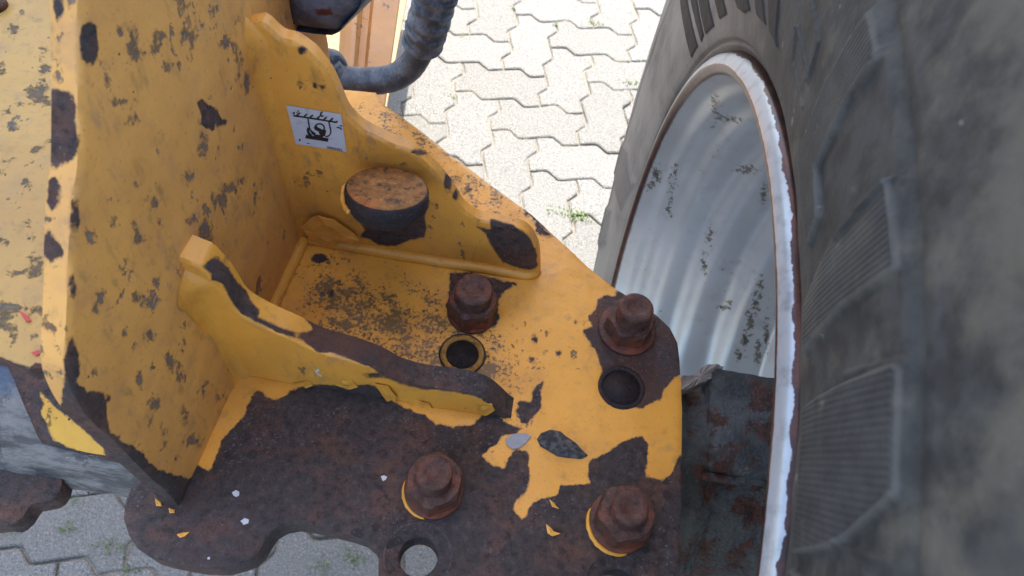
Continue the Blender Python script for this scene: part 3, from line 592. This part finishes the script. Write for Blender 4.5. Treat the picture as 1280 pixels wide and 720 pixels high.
pA = at(60, 604, .64); cy = pA[1]+nrm[1]*pr2; cz = pA[2]+nrm[2]*pr2
xr = -.195
def noisy_tube_x(name, x0, x1, cy, cz, r, mat, nx=60, na=90, amp=.002, edge0=None, edge1=None, a0=0, a1=360, masks=None, thick=None):
    V = []; Fc = []
    for i in range(nx+1):
        for k in range(na+1):
            a = R_(a0+(a1-a0)*k/na); e0 = x0+(edge0(a) if edge0 else 0); e1 = x1+(edge1(a) if edge1 else 0); x = e0+(e1-e0)*i/nx
            rr_ = r+amp*mnoise.noise(Vector((x*30, math.cos(a)*3, math.sin(a)*3)))+amp*.5*mnoise.noise(Vector((x*110, math.cos(a)*11, math.sin(a)*11)))
            V.append((x, cy+rr_*math.cos(a), cz+rr_*math.sin(a)))
    W2_ = na+1
    for i in range(nx):
        for k in range(na): Fc.append((i*W2_+k, i*W2_+k+1, (i+1)*W2_+k+1, (i+1)*W2_+k))
    Fc.append(tuple(range(W2_))); Fc.append(tuple(range(nx*W2_, (nx+1)*W2_))[::-1])
    V = np.array(V); o = from_py(name, V, Fc, mat, None, True, {k: fn(V) for k, fn in (masks or {}).items()}); return own(o)
o = noisy_tube_x('axle_tube', -.75, xr, cy, cz, pr2, m_cast, 90, 120, .0035); o['label'] = 'blue grey cast axle tube crusted with dried mud'
m_collar = paint_mat('collar paint', (.68, .36, .03), bare=(.055, .038, .036), chips=0, specks=.9, flakeamp=.35, dull=.2)
NOTP = [(50,480),(55,492),(63,500),(72,512),(85,520),(100,533),(115,548),(128,560),(132,570),(118,571),(104,568),(95,562),(80,556),(68,552),(60,540),(57,528),(50,515),(55,505),(50,495)]
def collar_edge(a):
    y, z = cy+(pr2+.006)*math.cos(a), cz+(pr2+.006)*math.sin(a); X = -.3
    if math.sin(a-.2) < -.05 and math.cos(a) > -.9: return -.215
    for _ in range(25):
        q = proj([X, y, z])[0]; want = float(np.interp(q[1], [430, 460, 480, 520, 545, 557, 565, 573, 582, 600], [-5, 10, 20, 36, 46, 54, 92, 132, 165, 230])); X += (want-q[0])*.0006
    return min(X, -.20)
o = noisy_tube_x('axle_collar', 0, xr+.004, cy, cz, pr2+.006, m_collar, 50, 200, .001, edge0=collar_edge, masks={'bare': lambda P: -maskval(P, [NOTP]), 'grey': lambda P: maskval(P, [(60,487,4,9),(61,523,5,8)], 10)})
o['label'] = 'rusty collar with a patch of fresh yellow paint'
# rusty lug under the tube
lug = [(-60,600),(-60,662),(0,656),(12,657),(19,653),(27,646),(33,636),(38,630),(50,628),(60,626),(68,621),(74,612),(77,600),(60,560),(0,560)]
ZL = .665
own(slab('bracket_lug', W2(lug, ZL), [], lambda u, v, d: (u, v, ZL-d), .024, m_rust, None, .005, None, lambda P: np.array([.0015*mnoise.noise(Vector((p[0]*30, p[1]*30, 1))) for p in P])), 'rusty rounded lug under the axle tube')
# ---- yellow beam beyond (long member running away below the hose)
def loft(name, A_, B_, za, zb, mat, label=None, rows=30, bare=(), grey=()):
    """cross-section given at the near end and the far end, each as (photo x, extra height)."""
    V = []; n = len(A_)
    for i in range(rows+1):
        f = i/rows
        for (xa, ya, ha), (xb, yb, hb) in zip(A_, B_):
            p = at(xa, ya, za+ha); q = at(xb, yb, zb+hb); V.append(p+(q-p)*f)
    V = np.array(V); Fc = [(i*n+k, i*n+k+1, (i+1)*n+k+1, (i+1)*n+k) for i in range(rows) for k in range(n-1)]
    o = from_py(name, V, Fc, mat, None, False, {k: fn(V) for k, fn in M(bare, grey).items()}); own(o, label); return o
A_ = [(418,160,-.10),(419,160,-.010),(424,160,-.003),(431,160,0),(436,160,-.003),(440,160,-.018),(448,160,-.018),(452,160,-.012),(462,160,-.012),(476,160,-.012),(477,160,-.016),(478,160,-.10)]
B_ = [(432,-90,-.10),(433,-90,-.010),(440,-90,-.003),(448,-90,0),(455,-90,-.003),(463,-90,-.018),(472,-90,-.018),(476,-90,-.012),(488,-90,-.012),(511,-90,-.012),(512,-90,-.016),(513,-90,-.10)]
loft('beam_flange', [(330,170,-.02),(331,170,0),(400,170,0),(476,170,0),(477,170,-.02)], [(360,-90,-.02),(361,-90,0),(430,-90,0),(524,-90,0),(525,-90,-.02)], .22, .22, m_beam, 'sunlit lower flange of the frame beam', 30)
loft('frame_beam', A_, B_, .66, .66, m_beam, 'dusty yellow frame beam behind the hose', 40, [(487,12,3,3),(486,90,2,2),(447,50,1.5,14)], [(450,20,2,14)])
# ---- black hydraulic housing at the top
m_blk = NT('black blue casting'); t = m_blk
cb = t.mix(t.ramp(t.noise(30, 5, .6), .35, .65), (.045, .060, .085), (.14, .17, .22)); cb = t.mix(t.math('MULTIPLY', t.ramp(t.noise(130, 5, .7), .52, .66), .6), cb, (.15, .16, .175)); cb = t.mix(t.ramp(t.math('ADD', t.noise(60, 5, .6, w=4), t.attr('bare')), .5, .62), cb, (.07, .018, .014))
m_blk = t.out(cb, .5, t.bump(t.noise(120, 5, .6), .0018))
HB = [(352,-70),(351,-20),(351,20),(353,36),(362,41),(390,45),(412,47),(421,43),(426,35),(434,27),(444,16),(449,6),(452,-20),(455,-70)]
hb = slab('hydraulic_housing', [(ony(x, y, .405)[0], ony(x, y, .405)[2]) for x, y in HB], [], lambda u, v, d: (u+.35*d, .405+d, v), .16, m_blk, None, .004, {'bare': lambda P: maskval(P, [(401,15,12,8)], 10)*.25}, lambda P: np.minimum(segdist(P, [(ony(x, y, .405)[0], ony(x, y, .405)[2]) for x, y in HB])*.0, 0)+np.sqrt(np.clip(segdist(P, [(ony(x, y, .405)[0], ony(x, y, .405)[2]) for x, y in HB])/.012, 0, 1))*.008-.008)
for p in hb.data.polygons: p.use_smooth = True
own(hb, 'black hydraulic housing with a red rust spot')
# ---- elbow pipe, ferrule and hose
m_pipe = NT('dark pipe'); t = m_pipe
cp = t.mix(t.ramp(t.noise(60, 5, .65), .4, .66), (.040, .050, .066), (.12, .135, .155)); cp = t.mix(t.ramp(t.noise(150, 4, .6, w=5), .64, .72), cp, (.02, .02, .022)); m_pipe = t.out(cp, .48, t.bump(t.noise(160, 5, .6), .0012))
t = NT('hose rubber'); m_hose = t.out(t.mix(t.noise(40, 4), (.040, .046, .056), (.085, .092, .105)), .6, t.bump(t.noise(300, 4), .0008))
t = NT('crimp ferrule'); m_fer = t.out(t.mix(t.ramp(t.noise(70, 6, .7), .4, .65), (.045, .055, .07), (.17, .19, .215)), .5, t.bump(t.noise(150, 5, .6), .001))
HY = .56
def hp(px, py, Y=HY): return ony(px, py, Y)
def pr_at(px, py, r, Y=HY): return r*depth(hp(px, py, Y))/FPX
cl = [(412,84,15),(424,96,15.5),(440,100,16.5),(460,101,17),(480,100,17),(497,95,17),(511,85,17),(520,73,17),(526,61,17),(529,50,17)]
pipe = own(tube('elbow_pipe', [hp(x, y) for x, y, r in cl], [pr_at(x, y, r) for x, y, r in cl], m_pipe, None, 28, True, .06, 6), 'dark bent steel elbow pipe')
c2 = [(428,92,9),(424,80,10),(417,72,10),(410,70,10)]
o = tube('pipe_stub', [hp(x, y, HY+.01) for x, y, r in c2], [pr_at(x, y, r) for x, y, r in c2], m_pipe, None, 20, True, .08, 5); o.parent = pipe
fer = [(527,58,17),(527.3,57,27),(528,54,30),(529,51,30),(530,49,28.5),(531,43,28.5),(532,41,30),(533,36,30.5),(534,34,28.5),(535.5,29,28.5),(536,27,31),(537.5,21,31),(538,19,29),(540,13,29),(540.5,11,31),(542,5,31),(543,3,29.5),(545,-4,29.5),(545.6,-6,31.5),(547,-12,31.5),(548,-14,29.5),(550,-22,29.5),(552,-30,31),(554,-36,24),(560,-60,24)]
o = own(tube('hose_ferrule', [hp(x, y) for x, y, r in fer[:-2]], [pr_at(x, y, r*.88) for x, y, r in fer[:-2]], m_fer, None, 36, True, .03, 2), 'ribbed black crimp ferrule on the hose')
hs = [(553,-30,25),(560,-60,25),(570,-110,25),(590,-180,25)]
own(tube('hydraulic_hose', [hp(x, y) for x, y, r in hs], [pr_at(x, y, r) for x, y, r in hs], m_hose, None, 24, True, 0, 4))
# ---- axle end housing between the plate and the wheel
t = NT('greasy dark steel'); n1_ = t.noise(24, 5, .6); n2_ = t.noise(90, 6, .65, w=3)
cg = t.mix(t.ramp(n1_, .38, .62), (.040, .046, .052), (.115, .125, .13)); sx = t.n('ShaderNodeSeparateXYZ'); t.link(t.co, sx.inputs[0])
low = t.ramp(t.math('ADD', t.math('MULTIPLY', sx.outputs[1], -7.), t.math('MULTIPLY', n1_, .8)), -1.15, -.75); cg = t.mix(t.math('MULTIPLY', low, .55), cg, (.085, .10, .095))
cg = t.mix(t.ramp(t.noise(34, 8, .72, w=15), .49, .56), cg, t.mix(t.ramp(n2_, .4, .6), (.12, .042, .028), (.045, .02, .016))); cg = t.mix(t.ramp(t.noise(55, 4, .6, w=31), .71, .73), cg, (.35, .045, .025)); cg = t.mix(t.math('MULTIPLY', t.ramp(t.noise(260, 5, .7, w=2), .60, .68), .5), cg, (.18, .20, .21))
m_hub = t.out(cg, t.math('ADD', .17, t.math('MULTIPLY', n2_, .35)), t.bump(t.math('ADD', t.math('ADD', n2_, n1_), t.math('MULTIPLY', t.noise(220, 5, .7), .3)), .010))
sec = [(.325,.585),(.323,.66),(.315,.700),(.304,.714),(.290,.722),(.270,.724),(.240,.722),(.228,.716),(.214,.703),(.196,.694),(.176,.676),(.160,.65),(.152,.62),(.152,.58),(.165,.54),(.20,.52),(.28,.52),(.32,.54)]
def prism_x(name, sec, stations, mat, label=None, sm=True):
    n0 = resample(sec, .004); n = len(n0); c = np.mean(n0, 0); V = []
    for x, s, cx_ in stations:
        for i, q in enumerate(n0):
            qq = c+(np.array(q)-c)*s; k = 1+.030*mnoise.noise(Vector((x*45, qq[0]*45, qq[1]*45)))+.012*mnoise.noise(Vector((x*160, qq[0]*150, qq[1]*150))); qq = c+(qq-c)*k; V.append((x, qq[0], qq[1]))
    L = len(stations); Fc = [(i*n+k, i*n+(k+1) % n, (i+1)*n+(k+1) % n, (i+1)*n+k) for i in range(L-1) for k in range(n)]+[tuple(range(n))[::-1], tuple(range((L-1)*n, L*n))]
    o = from_py(name, V, Fc, mat, None, sm)
    bm = bmesh.new(); bm.from_mesh(o.data); bmesh.ops.recalc_face_normals(bm, faces=bm.faces); bm.to_mesh(o.data); bm.free(); return own(o, label)
st = [(x, 1.0, 0) for x in np.linspace(.10, .158, 12)]+[(.162, 1.0, 0), (.166, .985, 0), (.172, 1.0, 0), (.178, 1.045, 0), (.184, 1.05, 0), (.188, 1.02, 0), (.191, 1.03, 0), (.194, 1.0, 0)]+[(x, 1.0+.12*(x-.194), 0) for x in np.linspace(.20, .34, 30)]
hubh = prism_x('axle_housing', sec, st, m_hub, 'greasy dark axle end housing between bracket and wheel')
sec2 = [(.318,.66),(.316,.72),(.309,.736),(.295,.742),(.245,.742),(.230,.736),(.2225,.722),(.2205,.70),(.2205,.66)]
prism_x('housing_block', sec2, [(.181, .86, 0), (.183, .95, 0), (.187, 1.0, 0)]+[(x, 1.0, 0) for x in np.linspace(.192, .34, 34)], m_hub, 'rounded raised block on the axle housing')
bead([(x, .2195+.002*math.sin(x*90), .7175) for x in np.linspace(.18, .33, 8)], .0036, m_hub)
# torn metal fin at the top left corner of the housing
fin = [(848,478),(853,470),(866,470),(874,462),(882,456),(893,455),(905,458),(900,470),(880,476),(866,484),(852,488)]
tf = NT('pale torn edge'); m_fin = tf.out(tf.mix(tf.noise(90, 5), (.42, .38, .34), (.14, .11, .10)), .6, tf.bump(tf.noise(200), .002))
P = resample(fin, 3); n = len(P); V = [at(*q, .736)+np.array([0, 0, .004*mnoise.noise(Vector((q[0]*.15, q[1]*.15, 0)))]) for q in P]+[at(*q, .736)-np.array([0, .0, .012]) for q in P]
V = V+[np.mean(V[:n], 0)]
own(from_py('torn_edge', V, [(i, (i+1) % n, n+(i+1) % n, n+i) for i in range(n)]+[(i, (i+1) % n, 2*n) for i in range(n)], m_fin, None), 'pale torn sheet edge on the housing corner')
# ---- added overhead slab on a post, out of view, put there to shade the axle
own(slab('shade_slab', [(-1.7, .72), (.95, .72), (.95, 2.0), (-1.7, 2.0)], [], lambda u, v, d: (u, v, 3.0-d), .012, m_beam, None, .1, M([], [])))
own(from_py('shade_slab_post', [(-.85, 1.9, 2.74), (-.65, 1.9, 2.74), (-.65, 2.1, 2.74), (-.85, 2.1, 2.74), (-.95, 1.0, 0), (-.75, 1.0, 0), (-.75, 1.2, 0), (-.95, 1.2, 0)], [(0, 1, 2, 3), (0, 4, 5, 1), (1, 5, 6, 2), (2, 6, 7, 3), (3, 7, 4, 0)], m_beam, None, False, {'bare': [-3]*8, 'grey': [-3]*8}))

# ================================================================== WHEEL
YC, ZC = .26, .620
wheel = empty('wheel', (.35, YC, ZC)); wheel.parent = machine; wheel.matrix_parent_inverse = Matrix.Translation((0, -.26, 0)); wheel['label'] = 'wheel with silver rim standing right of the bracket'
def wown(o, label=None):
    o.parent = wheel; o.matrix_parent_inverse = Matrix.Translation((-.35, -YC, -ZC))
    if label: o['label'] = label
    return o
def rt(px, py, x=.127): p = onx(px, py, x); return math.hypot(p[1]-YC, p[2]-ZC), math.degrees(math.atan2(p[2]-ZC, p[1]-YC))
def RP(l): return np.array([rt(*q) for q in l])
# tyre
prof = [(.366,.168),(.370,.158),(.376,.152),(.382,.146),(.386,.1425),(.3885,.1425),(.391,.139),(.396,.1365),(.405,.134),(.42,.1305),(.44,.1275),(.46,.1258),(.484,.125),(.50,.125),(.52,.1255),(.54,.127),(.56,.1292),(.58,.133),(.592,.1365),(.596,.139),(.598,.1370),(.606,.1405),(.614,.148),(.619,.158),(.6205,.175)]
pr_r = np.array([p[0] for p in prof]); pr_x = np.array([p[1] for p in prof]); sp = np.r_[0, np.cumsum(np.hypot(np.diff(pr_r), np.diff(pr_x)))]
L_ = np.r_[np.arange(0, sp[8], .0012), np.arange(sp[8], sp[13], .0011), np.arange(sp[13], sp[-1], .004), sp[-1]]
rr = np.interp(L_, sp, pr_r); xx = np.interp(L_, sp, pr_x)
rr = np.r_[rr, .6205, .6205, .6205, .6205, .60, .56, .50, .44, .40, .38, .366]; xx = np.r_[xx, .25, .35, .45, .52, .55, .565, .57, .565, .555, .545, .53]
th = np.r_[np.arange(-120, 15, .8), np.arange(15, 80, .2), np.arange(80, 125, .10), np.arange(125, 240.01, 1.0)]
RR, TT = np.meshgrid(rr, th); XX = np.broadcast_to(xx, RR.shape).copy(); rv = RR.ravel(); tv = TT.ravel(); KD = .45*math.pi/180   # degrees -> metres at mid sidewall
def sdm(poly, P): q = np.array(poly)*np.array([1, KD]); return sdf(P, q)
PP = np.c_[rv, tv*KD]
side = np.tile(np.arange(len(rr)) < len(L_), len(th))
LET = [[(851.7,-8),(860,-8),(861,56),(852,71)],[(862.7,-8),(870.6,-8),(869.6,42),(864.8,51.7)],[(871.7,-8),(882,-8),(882,31),(871,41.7)],[(888.8,-8),(899,-8),(898.8,16.7),(888.8,23)],[(910.6,-8),(929,-8),(928.8,11.5),(920,15.6),(912.7,9.4)],[(936.7,-8),(950,-8),(948.8,32),(936.7,18.8)],[(956.5,-8),(974,-8),(963.8,41.7),(962.7,63.5),(953,39.6)]]
PAN = [RP([(991,204),(1010,160),(1040,100),(1095,15),(1109,75),(1070,121),(1022,210),(1023,271),(1003,305),(996,255)]),
       RP([(1120,224),(1048,296),(997,385),(997,440),(1060,385),(1133,339)]), RP([(1134,456),(1070,478),(997,508),(994,600),(985,690),(1045,685),(1068,673),(1130,619)])]
PAN += [PAN[2]+np.array([0, 9.0]), RP([(770,215),(778,180),(786,190),(784,230),(772,262)]), RP([(755,262),(765,262),(758,305),(750,310)])]
LN = [(RP([(996,35),(985.6,77),(997,133)]), .0016), (RP([(1013.7,-5),(1025,54),(1008.5,100)]), .0022), (RP([(1090,-10),(1112,60),(1075,121)]), .0016), (RP([(877,45),(884,70)]), .0008), (RP([(996,35),(1008,100)]), .0012), (RP([(1060,470),(1134,452)]), .002), (RP([(1052,683),(1130,708)]), .002), (RP([(1053,300),(1125,222)]), .0012)]
RB = rt(1143, 350, .1245)[0]
hgt = np.zeros(len(rv)); let = np.full(len(rv), -1.); pan = np.full(len(rv), -1.)
for p in LET: let = np.maximum(let, sdm(RP(p), PP)*1000)
for p in PAN: pan = np.maximum(pan, sdm(p, PP)*1000)
hgt += .0016*np.clip(let/1.2, 0, 1)+.0022*np.clip((pan+.8)/1.2, 0, 1)-.0014*np.clip(1-np.abs(pan+1.5)/1.1, 0, 1)
for p, wd in LN:
    d = segdist(PP, p*np.array([1, KD]), False); hgt += .0014*np.clip(1.3-d/(wd*.8), 0, 1)
for r0_, wd, hh in ((.3885, .0011, -.0016), (RB, .0036, -.0028), (RB+.0055, .0020, .0012), (RB-.006, .0012, .0010)):
    hgt += hh*np.clip(1.4-np.abs(rv-r0_)/wd, 0, 1)
hgt *= side
hgt += np.array([.0007*mnoise.noise(Vector((r*22, t_*.22, 0)))for r, t_ in zip(rv, tv)])*side
# outward on the sidewall is -X
V = np.c_[XX.ravel()-hgt, YC+rv*np.cos(np.radians(tv)), ZC+rv*np.sin(np.radians(tv))]; Wn = len(rr)
q = np.arange((len(th)-1)*Wn).reshape(-1, Wn)[:, :-1].ravel()
Fc = np.c_[q, q+1, q+1+Wn, q+Wn].tolist()
t = NT('tyre rubber'); rad_ = t.attr('rad'); n_a = t.noise(10, 5, .6); n_b = t.noise(60, 6, .65, w=2); n_c = t.noise(25, 5, .6, stretch=(1, 1, 1), w=6)
ct = t.mix(t.ramp(n_b, .35, .65), (.022, .023, .0225), (.052, .053, .050))
dust = t.ramp(t.math('ADD', n_c, t.math('MULTIPLY', t.ramp(rad_, .505, .56), .17)), .50, .72); ct = t.mix(t.math('MULTIPLY', dust, .8), ct, (.115, .104, .080))
ang = t.attr('ang'); sun_dust_tint = t.ramp(ang, 78., 40.)
ct = t.mix(t.math('MULTIPLY', sun_dust_tint, t.ramp(n_a, .1, .62)), ct, (.27, .245, .21))  # pale dust tone, with the warm sunlit zone painted into the colour
ct = t.mix(t.ramp(t.noise(70, 3, .5, w=14), .70, .75), ct, (.20, .18, .14))
ct = t.mix(t.ramp(t.attr('letter'), -.1, .5), ct, (.012, .013, .014))
pn = t.attr('panel'); pmk = t.ramp(pn, 1.2, 2.4); rid = t.math('MULTIPLY', t.math('SINE', t.math('MULTIPLY', ang, 2*math.pi/.32)), pmk)
pe = t.math('MULTIPLY', t.ramp(pn, -1.0, .3), t.ramp(pn, 1.8, .8)); ct = t.mix(t.math('MULTIPLY', pe, .35), ct, (.13, .128, .118)); pd = t.math('MULTIPLY', t.ramp(pn, -3.2, -1.8), t.ramp(pn, -.8, -1.6)); ct = t.mix(t.math('MULTIPLY', pd, .6), ct, (.02, .021, .022)); ct = t.mix(t.math('MULTIPLY', pmk, .45), ct, (.030, .034, .038))
crack = t.ramp(t.noise(26, 8, .72, w=33, stretch=(1, 1, 1), dist=.6), .497, .503)
nb = t.bump(rid, .00018); nb = t.bump(t.math('ADD', n_b, t.math('MULTIPLY', t.noise(300, 3, .6), .3)), .0010, 1, nb)
m_tyre = t.out(ct, t.math('ADD', .60, t.math('MULTIPLY', n_b, .25)), nb, 0, .45)
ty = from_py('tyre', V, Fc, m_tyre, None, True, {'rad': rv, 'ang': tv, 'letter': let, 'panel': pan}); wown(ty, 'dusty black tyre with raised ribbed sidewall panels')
# tread lugs round the tyre (seen only from other positions)
lg = bmesh.new()
for k in range(44):
    for s in (0, 1):
        a = R_(k*360/44+s*4); ca, sa = math.cos(a), math.sin(a); x0, x1 = (.175, .34) if s == 0 else (.36, .525)
        vs = [];
        for x, da in ((x0, -.030 if s == 0 else .030), (x1, .020 if s == 0 else -.020)):
            for r_, w2 in ((.612, .017), (.6395, .013)):
                for sg in (-1, 1): aa = a+da+sg*w2; vs.append(lg.verts.new((x, YC+r_*math.cos(aa), ZC+r_*math.sin(aa))))
        for f in ((0, 1, 3, 2), (4, 6, 7, 5), (0, 2, 6, 4), (1, 5, 7, 3), (2, 3, 7, 6), (0, 4, 5, 1)): lg.faces.new([vs[i] for i in f])
    # the bottom lugs press into the joint: leave the contact patch out
lgs = [v for v in lg.verts if v.co.z < .004]
for v in lgs: v.co.z = .002
me = bpy.data.meshes.new('tread'); bmesh.ops.recalc_face_normals(lg, faces=lg.faces); lg.to_mesh(me); lg.free()
for k_, val in (('rad', .6), ('ang', 150.), ('letter', -1.), ('panel', -1.)):
    a_ = me.attributes.new(k_, 'FLOAT', 'POINT'); a_.data.foreach_set('value', np.full(len(me.vertices), val, np.float32))
o = finish('tread', me, m_tyre); o.parent = wheel; o.matrix_parent_inverse = Matrix.Translation((-.35, -YC, -ZC))
# rim
t = NT('rim silver paint'); n_a = t.noise(9, 4, .6); n_b = t.noise(75, 7, .68, w=3); n_d = t.noise(28, 5, .6, w=8); 
rad_ = t.attr('rad'); lipm = t.attr('lip')
cr = t.mix(t.ramp(n_a, .3, .7), (.46, .47, .475), (.55, .56, .565)); cr = t.mix(t.math('MULTIPLY', t.ramp(n_d, .55, .75), .35), cr, (.27, .255, .23))
spk = t.ramp(t.math('ADD', t.noise(210, 5, .7, w=5), t.math('MULTIPLY', t.math('SUBTRACT', n_d, .5), .5)),   .70, .73); cr = t.mix(spk, cr, (.085, .07, .05))
dm = t.ramp(t.math('ADD', t.attr('dirt'), t.math('MULTIPLY', t.math('SUBTRACT', t.noise(150, 8, .8, w=23), .5), 4.5)), .0, .25); cr = t.mix(t.math('MULTIPLY', dm, .9), cr, t.mix(t.ramp(n_b, .4, .6), (.055, .042, .028), (.17, .14, .09)))
# lip: white, rust along both edges
jag = t.math('ADD', t.math('MULTIPLY', t.math('SUBTRACT', t.noise(95, 6, .65, w=7), .5), .9), t.math('MULTIPLY', t.math('SUBTRACT', t.noise(24, 3, .5, w=19), .5), .8))
wl_ = t.mix(t.ramp(t.noise(90, 5, .6), .45, .75), (.44, .46, .48), (.30, .315, .33)); rc = t.mix(t.ramp(n_b, .4, .62), (.085, .032, .022), (.040, .018, .015))
lc = t.mix(t.ramp(t.math('ADD', t.attr('rust'), t.math('MULTIPLY', jag, .8)), .36, .42), wl_, rc); cr = t.mix(lipm, cr, lc)
m_rim = t.out(cr, t.math('ADD', .24, t.math('MULTIPLY', n_a, .12)), t.bump(t.math('ADD', t.math('MULTIPLY', n_d, .25), t.math('MULTIPLY', lipm, t.math('MULTIPLY', t.math('ADD', t.attr('rust'), jag), -.25))), .0005), .35, .5)
# profile: (radius, x, lip flag, rust value)
RPf = [(.378,.170,1,1.),(.3800,.158,1,1.),(.3812,.150,1,.95),(.3808,.1455,1,.8),(.3795,.1420,1,.5),(.3765,.1388,1,.05),(.3730,.1372,1,-.45),(.3710,.1366,1,-.2),(.3690,.1362,1,.55),(.3665,.1364,1,1.),(.3645,.1372,1,1.),(.3630,.1386,1,1.),(.3615,.1410,1,.7),(.3605,.1450,0,0),
 (.3585,.155,0,0),(.3560,.1605,0,0),(.3510,.1650,0,0),(.3485,.171,0,0),(.3475,.180,0,0),(.3455,.187,0,0),(.3400,.193,0,0),(.3365,.198,0,0),(.3350,.207,0,0),(.3335,.226,0,0),(.3300,.234,0,0),(.3230,.240,0,0),(.3195,.247,0,0),(.3180,.258,0,0),(.3170,.278,0,0),(.3140,.286,0,0),(.3060,.293,0,0),(.3010,.299,0,0),(.2985,.308,0,0),(.2975,.325,0,0),(.2960,.352,0,0),(.2900,.356,0,0),(.2850,.354,0,0),(.280,.356,0,0),(.25,.362,0,0),(.20,.372,0,0),(.15,.372,0,0),(.09,.372,0,0)]
a = np.array([p[:4] for p in RPf]); s_ = np.r_[0, np.cumsum(np.hypot(np.diff(a[:, 0]), np.diff(a[:, 1])))]
ss = np.r_[np.linspace(0, s_[13], 60), np.linspace(s_[13], s_[34], 110)[1:], np.linspace(s_[34], s_[-1], 24)[1:]]
ra, xa, la, ru = (np.interp(ss, s_, a[:, i]) for i in range(4)); ta = np.r_[np.arange(-120, 240.01, .6)]
def sm(z, k=5): 
    w_ = np.ones(k)/k; zz = np.convolve(np.pad(z, k//2, 'edge'), w_, 'valid'); return zz
ra2 = np.r_[sm(ra, 5)[:60], sm(ra, 5)[60:]]; xa2 = np.r_[sm(xa, 5)[:60], sm(xa, 5)[60:]]; ra2[:3] = ra[:3]; xa2[:3] = xa[:3]
RR, TT = np.meshgrid(ra2, ta); XX = np.broadcast_to(xa2, RR.shape)
V = np.c_[XX.ravel(), YC+RR.ravel()*np.cos(np.radians(TT.ravel())), ZC+RR.ravel()*np.sin(np.radians(TT.ravel()))]; Wn = len(ra2)
q = np.arange((len(ta)-1)*Wn).reshape(-1, Wn)[:, :-1].ravel()
dirt = maskval(V, [(893,130,5,12),(900,146,6,4),(912,149,12,3),(892,158,4,3),(845,215,3,10),(838,235,2.5,14),(836,262,3,8),(935,212,12,5),(820,218,5,10),(813,232,5,6),(950,360,4,14),(945,380,5,14),(938,400,5,16),(931,425,4,14),(924,445,4,8),(958,420,4,18),(948,440,4,12),(886,300,2.5,10),(880,330,3,10),(905,385,5,3),(912,378,4,3),(955,245,4,10),(888,290,3,6)], 10)+.0
rim = from_py('rim', V, np.c_[q, q+Wn, q+1+Wn, q+1].tolist(), m_rim, None, True, {'rad': RR.ravel(), 'lip': np.tile(la, len(ta)), 'rust': np.tile(ru, len(ta)), 'dirt': dirt}); wown(rim, 'silver ridged rim with chipped white lip edged in rust')
